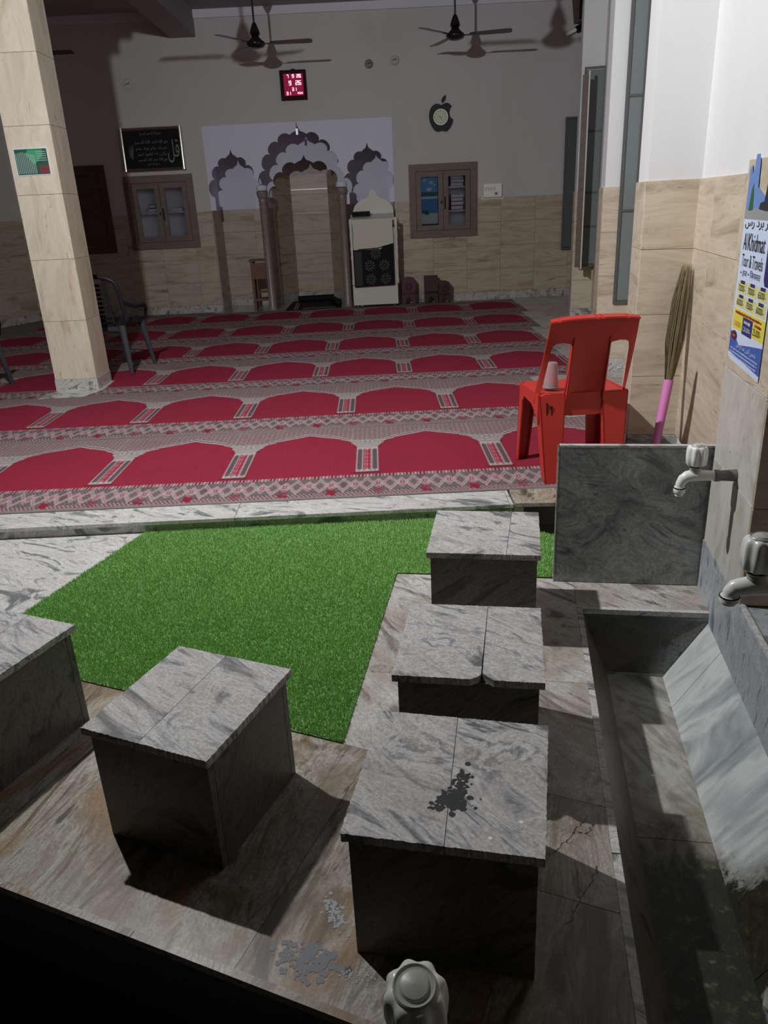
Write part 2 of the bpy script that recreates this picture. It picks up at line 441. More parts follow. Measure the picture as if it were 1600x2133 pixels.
# ------------------------------------------------------------------ tiled wall faces
_tm = {}
def rect_minus(rs, h):
    out = []
    for (a0, a1, b0, b1) in rs:
        h0, h1, g0, g1 = h
        if h0 >= a1 or h1 <= a0 or g0 >= b1 or g1 <= b0: out.append((a0, a1, b0, b1)); continue
        if g1 < b1: out.append((a0, a1, g1, b1))
        if g0 > b0: out.append((a0, a1, b0, g0))
        m0, m1 = max(b0, g0), min(b1, g1)
        if h0 > a0: out.append((a0, h0, m0, m1))
        if h1 < a1: out.append((h1, a1, m0, m1))
    return [r for r in out if r[1]-r[0] > .012 and r[3]-r[2] > .012]
def tiles(parent, M, x0, x1, z0, z1, tw, th, mat, holes=(), shift=0, name='tile', t=.010, gap=.0018, stagger=0):
    """tiles on the local XZ plane, proud towards -Y by t"""
    r = 0; z = z0
    while z < z1-.005:
        zb = min(z+th, z1); x = x0 - ((shift + r*stagger) % tw)
        while x < x1-.005:
            a, b = max(x, x0), min(x+tw, x1)
            if b-a > .012:
                for (p, q, s_, e) in (lambda rs: rs)(_cut([(a, b, z, zb)], holes)):
                    w_, h_ = q-p-gap, e-s_-gap
                    key = (round(w_, 4), round(h_, 4), t, mat.name)
                    if key not in _tm:
                        bm = bx(-w_/2, w_/2, -t, 0, -h_/2, h_/2, bev=.0012)
                        me = D.meshes.new(name); bm.to_mesh(me); bm.free(); me.materials.append(mat); _tm[key] = me
                    o = D.objects.new(name, _tm[key]); C.objects.link(o)
                    o.matrix_world = M @ Matrix.Translation(((p+q)/2, 0.0, (s_+e)/2)); o.parent = parent
                    o.matrix_parent_inverse = parent.matrix_world.inverted()
            x += tw
        z = zb; r += 1
def _cut(rs, holes):
    for h in holes: rs = rect_minus(rs, h)
    return rs
def face_M(p, ang):
    """frame whose X runs along ang (0=+X world), Y into the wall"""
    return Matrix.Translation(p) @ Matrix.Rotation(ang, 4, 'Z')
def wall_cells(bm, M, xs, zs, holes, th):
    for i in range(len(xs)-1):
        for j in range(len(zs)-1):
            cx, cz = (xs[i]+xs[i+1])/2, (zs[j]+zs[j+1])/2
            if any(h[0] < cx < h[1] and h[2] < cz < h[3] for h in holes): continue
            box(bm, xs[i], xs[i+1], 0, th, zs[j], zs[j+1], fr=lambda x, y, z: M @ Vector((x, y, z)))

# ================================================================== THE HALL
YW = 10.8; CZ = 3.53
cupL = (-3.172, -2.285, .85, 1.745); cupR = (.502, 1.385, .828, 1.722); cupD = (-4.25, -3.395, .83, 1.895)
def inner(c, m=.10): return (c[0]+m, c[1]-m, c[2]+m, c[3]-m)
MIH = (-2.09, .312, -.05, 2.28)
holes = [MIH, inner(cupL), inner(cupR)]
bm = bmesh.new()
xs = sorted({-4.6, 3.2, *[h[0] for h in holes], *[h[1] for h in holes]}); zs = sorted({-.1, CZ+.1, *[h[2] for h in holes], *[h[3] for h in holes]})
wall_cells(bm, face_M((0, YW, 0), 0), xs, zs, holes, .18)
# recess back wall with the apse opening, recess cheeks and soffit
wall_far = struct('wall_far', bm, M_wall)

def foil(cx, hw, zs_, za, n, dep=.30, seg=7):
    """many lobed arch outline from left spring to right spring"""
    def base(t):            # t 0..1 from left spring to apex
        a = t*pi/2
        return Vector((cx - hw*cos(a)**.9*.93, zs_ + (za-.10-zs_)*sin(a)**.9))
    cusps = [base(i/(n+.55)) for i in range(n+1)]
    pts = []
    cen = Vector((cx, zs_ + (za-zs_)*.25))
    for a, b in zip(cusps, cusps[1:]):
        mid = (a+b)/2; out = (mid-cen).normalized(); nrm = Vector((-(b-a).y, (b-a).x)).normalized()
        if nrm.dot(out) < 0: nrm = -nrm
        L = (b-a).length
        for k in range(seg):
            t = k/seg; ang = pi*t
            p = a + (b-a)*(.5-.5*cos(ang)) + nrm*(L*dep*1.25*sin(ang))
            pts.append((p.x, p.y))
    last = cusps[-1]
    top = Vector((cx, za))
    for k in range(9):       # round shoulder then ogee tip
        t = k/8
        x = last.x + (top.x-last.x)*t
        z = last.y + (za-.075-last.y)*sin(min(1, t*1.25)*pi/2) + .075*max(0, (t-.62)/.38)**2.2 + .012
        pts.append((x, z if k < 8 else za))
    right = [(2*cx-x, z) for x, z in reversed(pts[:-1])]
    return pts + right
# the white arched front
A1 = foil(-1.757, .282, 1.45, 2.005, 3); A2 = foil(-.885, .515, 1.50, 2.235, 4); A3 = foil(-.018, .278, 1.45, 2.005, 3)
zb = 1.29
poly = [(MIH[0], MIH[3]), (MIH[0], zb)]
for A in (A1, A2, A3):
    poly += [(A[0][0], zb)] + A + [(A[-1][0], zb)]
poly += [(MIH[1], zb), (MIH[1], MIH[3])]
mih = thing('mihrab', 'white many-lobed arched mihrab front with three recesses in the far wall', 'mihrab', (0, YW, 0))
mb = pr(poly, YW-.012, YW+.06, plane='xz'); mb_o = obj('arched_panel', mb, M_board, mih)
YB = 11.45
# back wall: white above the tile line, with the smaller arch opening
B = foil(-.885, .49, 1.33, 1.935, 3)
polyB = [(MIH[0]-.03, 2.32), (MIH[0]-.03, zb), (B[0][0], zb)] + B + [(B[-1][0], zb), (MIH[1]+.03, zb), (MIH[1]+.03, 2.32)]
obj('back_panel', pr(polyB, YB, YB+.05, plane='xz'), M_board, mih)
bm = bmesh.new()
box(bm, MIH[0]-.05, -1.355, YB+.012, YB+.1, -.1, zb); box(bm, -.415, MIH[1]+.05, YB+.012, YB+.1, -.1, zb)
box(bm, MIH[0]-.1, MIH[0], YW+.18, YB+.1, -.1, 2.35); box(bm, MIH[1], MIH[1]+.1, YW+.18, YB+.1, -.1, 2.35)
box(bm, MIH[0]-.1, MIH[1]+.1, YW+.06, YB+.1, 2.28, 2.4)
obj('recess_shell', bm, M_board, mih)
def W3(p, q): # frame for a face from p to q (x along p->q), Y into wall
    d = Vector((q[0]-p[0], q[1]-p[1], 0)); return face_M((p[0], p[1], 0), math.atan2(d.y, d.x)), d.length
tiles(mih, face_M((0, YB+.012, 0), 0), MIH[0], -1.36, .1, zb, .45, .3, M_tanw)
tiles(mih, face_M((0, YB+.012, 0), 0), -.41, MIH[1], .1, zb, .45, .3, M_tanw)
tiles(mih, face_M((0, YB+.012, 0), 0), MIH[0], -1.36, 0, .1, .6, .1, M_plat, name='skirting')
tiles(mih, face_M((0, YB+.012, 0), 0), -.41, MIH[1], 0, .1, .6, .1, M_plat, name='skirting')
# cheek tiles of the recess (left cheek seen, right cheek behind the pulpit)
Mc, L_ = W3((MIH[0]+.001, YB+.012), (MIH[0]+.001, YW)); 
Mc2 = face_M((MIH[0], YW+.0, 0), pi/2)       # x runs +Y, Y into wall (-X)
tiles(mih, Mc2, .01, .66, .1, zb, .45, .3, M_tanw); tiles(mih, Mc2, .01, .66, 0, .1, .6, .1, M_plat, name='skirting')
Mc3 = face_M((MIH[1], YB+.01, 0), -pi/2)
tiles(mih, Mc3, 0, .64, .1, zb, .45, .3, M_tanw)
# three sided apse
ap = [(-1.37, YB+.06), (-1.16, 12.05), (-.615, 12.05), (-.40, YB+.06)]
bm = bmesh.new()
for p, q in zip(ap, ap[1:]):
    M_, L_ = W3(p, q); box(bm, 0, L_, .0, .08, -.1, 2.1, fr=lambda x, y, z, M_=M_: M_ @ Vector((x, y, z)))
prism(bm, [(-1.5, YB+.02), (-1.3, 12.2), (-.5, 12.2), (-.3, YB+.02)], 2.0, 2.1)
obj('apse_shell', bm, M_wall, mih)
for p, q in zip(ap, ap[1:]):
    M_, L_ = W3(p, q)
    tiles(mih, M_, 0, L_, .1, 1.72, 3, .27, M_tanw); tiles(mih, M_, 0, L_, 0, .1, 3, .1, M_plat, name='skirting')
# glossy metal strips between apse tile courses
for z in (1.52, 1.2):
    obj('metal_strip', bx(-1.15, -.62, 12.036, 12.05, z-.004, z+.004), M_chrome, mih)
# piers behind the two bronze half-columns + columns
for x in (-1.40, -.372):
    obj('pier', bx(x-.05, x+.05, YW+.005, YW+.06, 0, 1.5), M_tanw, mih)
    bm = bmesh.new()
    prof = [(.062, 0), (.062, .05), (.052, .07), (.052, 1.36), (.058, 1.38), (.052, 1.40), (.066, 1.43), (.074, 1.46), (.074, 1.49), (.04, 1.5)]
    lathe(bm, prof, 20, Matrix.Translation((x, YW-.055, 0)))
    smooth(obj('half_column', bm, M_bronze, mih), 35)
    bm = bmesh.new(); lathe(bm, [(.07, 1.5), (.075, 1.53), (.06, 1.56), (.0, 1.57)], 20, Matrix.Translation((x, YW-.055, 0)))
    smooth(obj('capital', bm, M_board, mih), 35)
# mic-like white tag at the apex
t = thing('hanging_tag', 'small white tag hanging at the apex of the middle arch', 'tag', (-.9, YW-.02, 2.13))
obj('tag_card', bx(-.905, -.877, YW-.035, YW-.025, 2.13, 2.2), M_white_pl, t)
bm = bmesh.new(); tube(bm, [(-.892, YW-.03, 2.2), (-.895, YW-.03, 2.27)], .003, 6); obj('cord', bm, M_blackm, t)

# far wall dado, skirting
hl = [(MIH[0]-.0, MIH[1]+.0, 0, 3), cupL, cupR, cupD]
tiles(wall_far, face_M((0, YW, 0), 0), -4.6, 3.0, .1, 1.285, .45, .2963, M_tanw, hl, stagger=.0)
tiles(wall_far, face_M((0, YW, 0), 0), -4.6, 3.0, .0, .1, .9, .1, M_plat, [(MIH[0], MIH[1], -1, 3)], name='skirting', t=.014)
struct('trim_1', bx(-4.6, 3.2, YW-.03, YW, 3.44, CZ), M_band)
# left wall (slanting away), ceiling, beam
Ml = face_M((-4.6, YW, 0), math.atan2(-5.4, -2.5) + pi)   # runs towards the wall corner
d = Vector((2.5, 5.4, 0)).normalized(); ang = math.atan2(d.y, d.x); start = Vector((-4.6, YW, 0)) - d*6
Ml = face_M(start, ang)
bm = bmesh.new(); box(bm, 0, 6.1, 0, .2, -.1, CZ+.1, fr=lambda x, y, z: Ml @ Vector((x, y, z)))
wall_left = struct('wall_left', bm, M_wall)
tiles(wall_left, Ml, 3.0, 6.0, .1, 1.285, .45, .2963, M_tanw); tiles(wall_left, Ml, 3.0, 6.0, 0, .1, .9, .1, M_plat, name='skirting', t=.014)
struct('ceiling', bx(-8, 3.6, 3.0, 11, CZ, CZ+.12), M_ceil)
struct('trim_2', bx(-2.33, -2.03, 6.0, YW, 3.25, CZ), M_ceil)

# hall floor slab + marble nosing, the floor pieces
floor = struct('floor', pr([(-9, 3.32), (.57, 3.32), (.57, 3.37), (4, 3.37), (4, 12.4), (-9, 12.4)], -.2, -.0005), M_ground)
x = -4.33
while x < .56:
    x2 = min(x+1.22, .566)
    obj('marble_slab', bx(x+.001, x2-.001, 3.145, 3.345, -.016, .0015, bev=.001), M_step, floor)
    obj('riser_slab', bx(x+.001, x2-.001, 3.158, 3.18, GZ-.01, -.016), M_step, floor)
    x += 1.22
obj('riser_core', bx(-9, .565, 3.18, 3.33, -.2, -.017), M_ground, floor)
# marble flooring between the carpet and the walls
obj('marble_slab', bx(1.02, 3.0, 3.38, 10.8, -.0005, .001), M_plat, floor)
obj('marble_slab', bx(-2.2, .4, 10.6, 12.1, -.0005, .001), M_panel, floor)

# ------------------------------------------------------------------ prayer carpets
def carpet_unit(nx, ny, Wd=.68, Ln=1.212):
    """colour of every point of one prayer niche; x=0 at a pillar centre"""
    X, Y = np.meshgrid(np.linspace(0, Wd, nx), np.linspace(0, Ln, ny))
    x = np.minimum(X, Wd-X); y = Y
    red = np.array((.31, .023, .05)); dred = np.array((.17, .022, .035)); bei = np.array((.40, .34, .33)); grn = np.array((.20, .21, .19))
    dk = np.array((.10, .075, .08)); pk = np.array((.50, .27, .29))
    col = np.empty((ny, nx, 3)); col[:] = red
    def put(mask, c): col[mask] = c
    # spandrel pattern: beige ground with rows of small red-brown steps
    arch_x = np.array([0, .062, .075, .088, .09, .105, .12, .15, .155, .19, .21, .27, .34]); arch_y = np.array([.80, .80, .842, .86, .885, .905, .92, .940, .958, .974, .985, 1.013, 1.056])
    ay = np.interp(x, arch_x, arch_y)
    sp = y > ay
    put(sp, bei*.82)
    gx = (X % .0283)/.0283; gy = ((y + .010*np.sin(X*2*pi/.0283)) % .030)/.030
    put(sp & (gy < .42) & (gx < .78), dred*1.2 + .03); put(sp & (gy > .62) & (gy < .78) & (gx > .3), grn*.9)
    dist = y - ay
    band = sp & (dist < .05)
    put(band, bei*1.05); put(sp & (dist < .034) & (dist > .02), dk*1.4); put(sp & (dist < .008), bei*1.25)
    # curls over the pillar
    r = np.hypot(x-.055, y-.875); cu = sp & (x < .13) & (y < .93) & (dist > .01)
    put(cu, grn*1.3); put(cu & (np.abs((r*70 + np.arctan2(y-.875, x-.055)) % 2.0 - 1) < .45), bei*1.2)
    # pillar
    P = (x < .061) & (y > .355) & (y < .79)
    put((x < .075) & (y > .775) & (y < .80), dred); put((x < .07) & (y > .335) & (y <= .358), dred)
    put(P, dk*1.25)
    put(P & ((x > .053) | (y < .372) | (y > .758)), bei*1.15)
    put(P & (x < .053) & (((y > .372) & (y < .392)) | ((y > .738) & (y < .758))), grn*1.2)
    dots = P & (x < .053) & ((((y > .372) & (y < .392)) | ((y > .738) & (y < .758)))) & ((X % .024) < .011)
    put(dots, bei*1.3)
    Pi = P & (x < .030) & (y > .392) & (y < .738)
    put(Pi, bei*1.05); put(Pi & (x < .024), red*1.1)
    put(Pi & (x < .020) & ((((X*1.0) % .013) < .006) & ((y % .017) < .009)), pk*1.2)
    # lower border
    Bd = y < .312
    put(Bd, dk*1.3)
    edge = (y > .275) & (y < .312); put(edge, dred*1.3); put(edge & ((X % .017) < .008), bei*1.1)
    put((y > .03) & (y < .072), dred*1.1); put((y > .03) & (y < .072) & (((X + y*.6) % .020) < .010), bei*.95)
    mid = (y > .072) & (y < .275)
    per = Wd/6
    ph = (X % per)/per; yy = (y-.072)/.203
    tri = np.abs(ph-.5)*2           # 0 centre 1 ends
    put(mid, dk*1.35)
    put(mid & (((X*1.0 + np.floor(y/.012)*.006) % .018) < .005), grn)
    for off, th, c in ((.0, .085, pk*.95 + .02), (.30, .06, bei*1.1)):
        z1 = .5 + .36*np.where(tri < .5, .5-tri, .5-tri)*2*.9
        put(mid & (np.abs(yy - (z1 - off*.5)) < th*.5 + .02), c)
        z2 = .5 - .36*(.5-tri)*2*.9
        put(mid & (np.abs(yy - (z2 + off*.5)) < th*.5 + .01), c)
    put(mid & (np.abs(ph-.5) < .07) & (np.abs(yy-.52) < .10), red*.9); put(mid & (np.abs(ph-.5) < .03) & (np.abs(yy-.52) < .05), bei*1.2)
    k2 = (X % (per*2))/(per*2)
    put((y > .035) & (y < .12) & (np.abs(k2-.25) < .10) & ((((X + y) % .012) < .008)), red*.9)
    put((y < .03), bei*.62); put((y > Ln-.022), bei*.6)
    put((y < .004) | (y > Ln-.004), dk*.3)
    return col
def carpet_mesh(x0, nun, skip, nx, ny, mirror=False):
    Wd, Ln = .68, 1.212
    col = carpet_unit(nx, ny)
    GX = []; 
    me = D.meshes.new('carpet_roll')
    full = np.concatenate([col[:, :-1]]*nun + [col[:, -1:]], 1)
    n = full.shape[1]; s = int(round(skip/Wd*(nx-1))); full = full[:, s:]; n = full.shape[1]
    gx = x0 + (np.arange(n)+s)*Wd/(nx-1); gy = np.linspace(0, Ln, ny)
    XX, YY = np.meshgrid(gx, gy)
    zz = .0062 + .0010*np.sin(XX*3.1+YY*2) ; zz[0] = .001; zz[-1] = .001
    co = np.stack([XX, YY, zz], -1).reshape(-1, 3)
    i = np.arange(ny*n).reshape(ny, n)
    q = np.stack([i[:-1, :-1], i[:-1, 1:], i[1:, 1:], i[1:, :-1]], -1).reshape(-1, 4)
    me.vertices.add(len(co)); me.vertices.foreach_set('co', co.astype('f').ravel())
    me.loops.add(len(q)*4); me.loops.foreach_set('vertex_index', q.astype('i').ravel())
    me.polygons.add(len(q)); me.polygons.foreach_set('loop_start', np.arange(len(q), dtype='i')*4)
    me.update(); me.validate()
    ca = me.color_attributes.new('Col', 'FLOAT_COLOR', 'POINT')
    rgba = np.concatenate([full.reshape(-1, 3), np.ones((ny*n, 1))], 1)
    ca.data.foreach_set('color', rgba.astype('f').ravel())
    me.materials.append(M_carpet)
    return me
roll = carpet_mesh(0, 8, 0, 112, 196)
ordinal = ['nearest red prayer carpet roll, its edge along the marble step', 'second red prayer carpet roll from the marble step, in front of the tiled column',
           'third red prayer carpet roll from the step, starting at the column base', 'fourth red prayer carpet roll from the marble step, just behind the black armchair',
           'fifth red prayer carpet roll from the marble step, in dim light', 'farthest red prayer carpet roll, just before the mihrab']
starts = [(-4.165, 3.322), (-4.31, 4.536), (-4.555, 5.750), (-4.52, 6.964), (-4.4, 8.178), (-4.3, 9.392)]
ends = [1.03, 1.03, 1.35, 1.6, 1.85, 2.1]
roll_far = carpet_mesh(0, 9, 0, 84, 150)
for k, (x0, y0) in enumerate(starts):
    o = D.objects.new('prayer_carpet', roll if k < 2 else roll_far); C.objects.link(o); o.location = (x0, y0, 0)
    tag(o, ordinal[k], 'carpet', 'prayer carpet rolls in the hall')

# ------------------------------------------------------------------ tiled column with its marble foot
cx0, cx1, cy0, cy1 = -2.538, -2.212, 5.995, 6.31
col = thing('column', 'square column clad in cream travertine tiles with a grey marble foot', 'column', ((cx0+cx1)/2, (cy0+cy1)/2, 0))
obj('core', bx(cx0+.012, cx1-.012, cy0+.012, cy1-.012, 0, 3.25), M_ground, col)
z = .1
while z < 3.1:
    z2 = min(z+.445, 3.1)
    obj('tile', bx(cx0, cx1, cy0, cy0+.012, z+.001, z2-.001, bev=.001), M_col, col)
    obj('tile', bx(cx1-.012, cx1, cy0+.012, cy1-.012, z+.001, z2-.001, bev=.001), M_col, col)
    obj('tile', bx(cx0, cx0+.012, cy0+.012, cy1-.012, z+.001, z2-.001, bev=.001), M_col, col)
    obj('tile', bx(cx0, cx1, cy1-.012, cy1, z+.001, z2-.001, bev=.001), M_col, col)
    z = z2
obj('marble_foot', bx(cx0-.004, cx1+.004, cy0-.004, cy1+.004, 0, .1, bev=.001), M_step, col)
obj('floor_strip', pr([(-2.60, 5.762), (-2.25, 5.762), (-2.17, 5.99), (-2.19, 6.33), (-2.5, 6.33), (-2.55, 5.99)], .0015, .0095), M_step, col)
obj('capital_step', bx(cx0-.05, cx1+.05, cy0-.05, cy1+.05, 3.10, 3.17), M_white, col)
obj('capital_step', bx(cx0-.12, cx1+.12, cy0-.12, cy1+.12, 3.17, 3.25), M_white, col)
struct('trim_3', bx(-2.54, -2.2, 5.99, 6.32, 3.25, CZ), M_ceil)

# green plaque on the column
pq = thing('plaque', 'small green and white printed plaque on the front of the tiled column', 'plaque', (-2.38, cy0, 1.65))
Mq = face_M((-2.497, cy0-.0, 1.567), 0)
obj('plate', bx(-2.50, -2.262, cy0-.004, cy0, 1.563, 1.738), M_paper, pq)
M_dgreen = simple('deep_green', (.02, .10, .065), .4); M_green = simple('bright_green', (.04, .36, .16), .4); M_pale = simple('pale_print', (.34, .40, .38), .5)
M_dredp = simple('dark_red_print', (.22, .03, .04), .5)
obj('print_ground', bx(-2.495, -2.267, cy0-.0046, cy0-.004, 1.568, 1.733), M_dgreen, pq)
bm = bmesh.new()
for k in range(11): box(bm, -2.489+k*.0125, -2.4835+k*.0125, cy0-.0052, cy0-.0046, 1.575, 1.715-abs(k-3)*.003)
obj('print_columns', bm, M_pale, pq)
obj('print_patch', pr([(-2.42, 1.70), (-2.40, 1.728), (-2.30, 1.728), (-2.30, 1.69), (-2.37, 1.63)], cy0-.0051, cy0-.0046, plane='xz'), M_green, pq)
bm = bmesh.new()
for k in range(5): box(bm, -2.345, -2.275, cy0-.0056, cy0-.0051, 1.655+k*.014, 1.660+k*.014)
obj('print_lines', bm, M_pale, pq)
obj('print_block', bx(-2.335, -2.272, cy0-.0052, cy0-.0046, 1.573, 1.60), M_dredp, pq)
obj('print_block', bx(-2.335, -2.272, cy0-.0052, cy0-.0046, 1.605, 1.625), M_dredp, pq)

# ------------------------------------------------------------------ wall cupboards
def cupboard(c, label, kind):
    x0, x1, z0, z1 = c; fw = .085
    t = thing('wall_cupboard', label, 'cupboard', ((x0+x1)/2, YW, z0), 0)
    bm = bmesh.new()
    prism(bm, [(x0, z0), (x1, z0), (x1, z1), (x0, z1)], YW-.03, YW-.0, plane='xz', holes=[[(x0+fw, z0+fw), (x0+fw, z1-fw), (x1-fw, z1-fw), (x1-fw, z0+fw)]])
    obj('frame', bm, M_brown if kind != 'dark' else M_dkbrown, t)
    xi0, xi1, zi0, zi1 = x0+fw+.006, x1-fw-.006, z0+fw+.006, z1-fw-.006; xm = (xi0+xi1)/2
    for a, b in ((xi0, xm-.003), (xm+.003, xi1)):
        if kind == 'dark':
            dr = obj('door', bx(a, b, YW-.022, YW, zi0, zi1, bev=.002), M_dkbrown, t)
            continue
        s = .062
        gz0, gz1 = zi0+s*1.0, zi1-s*1.05
        bm = pr([(a, zi0), (b, zi0), (b, zi1), (a, zi1)], YW-.022, YW-.002, plane='xz', holes=[[(a+s, gz0), (a+s, gz1), (b-s, gz1), (b-s, gz0)]])
        dr = obj('door', bm, M_brown, t)
        g = obj('pane', bx(a+s-.004, b-s+.004, YW-.012, YW-.009, gz0-.004, gz1+.004), M_glass, dr)
        if a > xm-.1:
            obj('handle', bx(a+.012, a+.022, YW-.045, YW-.022, (zi0+zi1)/2-.10, (zi0+zi1)/2+.05), M_blackm, dr)
        else:
            obj('knob', bx(b-.028, b-.016, YW-.04, YW-.022, (zi0+zi1)/2-.03, (zi0+zi1)/2), M_blackm, dr)
    if kind != 'dark':
        bm = bmesh.new(); box(bm, x0+.095, x1-.095, YW+.17, YW+.18, z0+.09, z1-.09)
        obj('back', bm, M_cupin, t)
        for zf in ((.5,) if kind == 'left' else (.36, .68)):
            obj('shelf', bx(x0+.1, x1-.1, YW+.012, YW+.168, z0+(z1-z0)*zf-.012, z0+(z1-z0)*zf+.006), M_paper, t)
    return t
M_glass = D.materials.new('cupboard_glass'); M_glass.use_nodes = True
_b = M_glass.node_tree.nodes['Principled BSDF']; _b.inputs['Transmission Weight'].default_value = 1; _b.inputs['Roughness'].default_value = .03
_b.inputs['IOR'].default_value = 1.02; _b.inputs['Base Color'].default_value = (.92, .95, 1, 1)
M_cupin = simple('cupboard_inside', (.85, .86, .92), .6)
cl = cupboard(cupL, 'brown wall cupboard with clear glass doors under the framed calligraphy', 'left')
cr = cupboard(cupR, 'brown wall cupboard with a sea picture in its left door, right of the pulpit', 'right')
cd = cupboard(cupD, 'dark wooden wall cupboard in the shade just right of the tiled column', 'dark')
# contents
def book(x0, x1, y0, y1, z0, z1, col, label, cat='book', group=None):
    t = thing('book', label, cat, ((x0+x1)/2, (y0+y1)/2, z0), 0, group)
    m = simple('cover', col, .5)
    bm = bmesh.new(); box(bm, x0, x1, y0, y1, z0, z0+(z1-z0)*.12); box(bm, x0, x1, y0, y1, z1-(z1-z0)*.12, z1)
    box(bm, x0, x0+.004, y0, y1, z0, z1); obj('cover', bm, m, t)
    obj('page_block', bx(x0+.004, x1-.004, y0+.003, y1-.003, z0+(z1-z0)*.12, z1-(z1-z0)*.12), M_paper, t)
    return t
zL = cupL[2]+(cupL[3]-cupL[2])*.5+.006; zL0 = cupL[2]+.1
book(-2.93, -2.80, YW+.03, YW+.15, zL, zL+.05, (.05, .05, .06), 'dark book lying on the left shelf of the glass cupboard')
book(-2.90, -2.82, YW+.04, YW+.14, zL+.05, zL+.10, (.08, .07, .07), 'dark small book topmost on the left shelf of the glass cupboard')
book(-2.62, -2.47, YW+.03, YW+.15, zL, zL+.045, (.30, .30, .33), 'grey book lying on the right shelf of the glass cupboard')
cols = [(.32, .31, .31), (.22, .2, .2), (.30, .05, .06), (.42, .40, .40), (.12, .03, .035), (.18, .15, .14)]
zr = [cupR[2]+(cupR[3]-cupR[2])*.36+.006, cupR[2]+(cupR[3]-cupR[2])*.68+.006]
nm = [['dark red book at the bottom of the middle shelf pile', 'maroon book second in the middle shelf pile', 'red-edged book third in the middle shelf pile', 'pale book topmost in the middle shelf pile'],
      ['grey book at the bottom of the top shelf pile', 'dull brown book second in the top shelf pile', 'pale book topmost in the top shelf pile']]
for j, (z, hs) in enumerate(zip(zr, ((.055, .05, .045, .04), (.045, .04, .045)))):
    for k, hh in enumerate(hs):
        c_ = [(.14, .02, .03), (.18, .03, .04), (.30, .12, .12), (.42, .40, .40)][k] if j == 0 else [(.3, .3, .31), (.2, .17, .16), (.4, .39, .39)][k]
        book(1.045, 1.21+.01*(k % 2), YW+.03, YW+.15, z, z+hh, c_, nm[j][k] + ' behind the right glass door', 'book', 'books in the right wall cupboard')
        z += hh
# sea picture (flat print inside the left pane)
sp_ = thing('sea_picture', 'blue sea and beach picture behind the left pane of the cupboard', 'picture', (.78, YW, 1.0))
px0, px1, pz0, pz1 = .655, .872, 1.0, 1.56
M_sky = simple('print_sky', (.10, .33, .62), .5); M_sea = simple('print_sea', (.05, .22, .52), .5); M_sand = simple('print_sand', (.52, .60, .62), .5)
M_isl = simple('print_island', (.05, .12, .09), .5); M_cloud = simple('print_cloud', (.45, .66, .80), .5)
obj('sky_print', bx(px0, px1, YW-.008, YW-.006, 1.38, pz1), M_sky, sp_)
obj('horizon_print', bx(px0, px1, YW-.0085, YW-.006, 1.335, 1.385), M_isl, sp_)
obj('shore_print', bx(px0, px1, YW-.0085, YW-.006, 1.305, 1.335), M_cloud, sp_)
obj('sea_print', bx(px0, px1, YW-.008, YW-.006, 1.13, 1.305), M_sea, sp_)
obj('sand_print', bx(px0, px1, YW-.008, YW-.006, pz0, 1.13), M_sand, sp_)
bm = bmesh.new()
for (a, b, r_) in ((.70, 1.53, .014), (.79, 1.50, .02), (.76, 1.42, .022), (.83, 1.47, .012)):
    prism(bm, [(a+r_*1.6*cos(t_*pi/4), b+r_*sin(t_*pi/4)) for t_ in range(8)], YW-.0092, YW-.008, plane='xz')
obj('cloud_print', bm, M_cloud, sp_)
bm = bmesh.new()
for (a, b, r_) in ((.70, 1.15, .03), (.73, 1.13, .02), (.80, 1.355, .025)):
    prism(bm, [(a+r_*1.5*cos(t_*pi/4), b+r_*sin(t_*pi/4)) for t_ in range(8)], YW-.0096, YW-.0086, plane='xz')
obj('bush_print', bm, M_dgreen, sp_)

# ------------------------------------------------------------------ framed calligraphy
fr_ = thing('framed_calligraphy', 'black calligraphy picture in a shiny silver frame, above the left cupboard', 'picture', (-2.73, YW, 2.05))
x0, x1, z0, z1 = -3.122, -2.34, 1.797, 2.303
MF = Matrix.Translation((0, YW-.03, (z0+z1)/2)) @ Matrix.Rotation(rad(-3), 4, 'X') @ Matrix.Translation((0, -(YW-.03), -(z0+z1)/2))
def fm(bm): bmesh.ops.transform(bm, matrix=MF, verts=bm.verts); return bm
yf = YW-.045
obj('backing', fm(bx(x0+.03, x1-.03, yf+.004, yf+.02, z0+.03, z1-.03)), M_blackm, fr_)
for (a, b, c_, d_) in ((x0, x0+.04, z0, z1), (x1-.04, x1, z0, z1)):
    bm = bmesh.new(); xm = (a+b)/2
    pts = [(a, yf+.02)] + [(xm-.02*cos(pi*k/14), yf-.018*sin(pi*k/14)) for k in range(15)] + [(b, yf+.02)]
    prism(bm, pts, c_, d_); o = smooth(obj('frame_side', fm(bm), M_chrome, fr_), 35)
for (a, b, c_, d_) in ((x0+.04, x1-.04, z0, z0+.04), (x0+.04, x1-.04, z1-.04, z1)):
    bm = bmesh.new(); zm = (c_+d_)/2
    pts = [(yf+.02, c_), (yf, c_), (yf-.012, c_+.01), (yf-.016, zm), (yf-.010, d_-.01), (yf+.004, d_), (yf+.02, d_)]
    prism(bm, pts, a, b, plane='yz'); obj('frame_rail', fm(bm), M_chrome, fr_)
MT = MF @ Matrix.Translation((0, yf+.002, 0))
lines = ['بسم الله الرحمن الرحيم', 'هو الله احد الله الصمد', 'لم يلد ولم يولد ولم', 'يكن له كفوا احد', 'صدق الله العلي']
for k, (s_, a, b, zz, hh) in enumerate(((lines[0], -2.87, -2.60, 2.20, .045), (lines[1], -2.95, -2.53, 2.10, .05), (lines[2], -2.94, -2.55, 2.03, .045), (lines[3], -2.93, -2.56, 1.965, .045), (lines[1], -2.93, -2.56, 1.90, .045), (lines[4], -2.82, -2.66, 1.855, .03))):
    put_text('script_line', arab(s_), M_gold, fr_, MT, a, zz, b-a, hh)
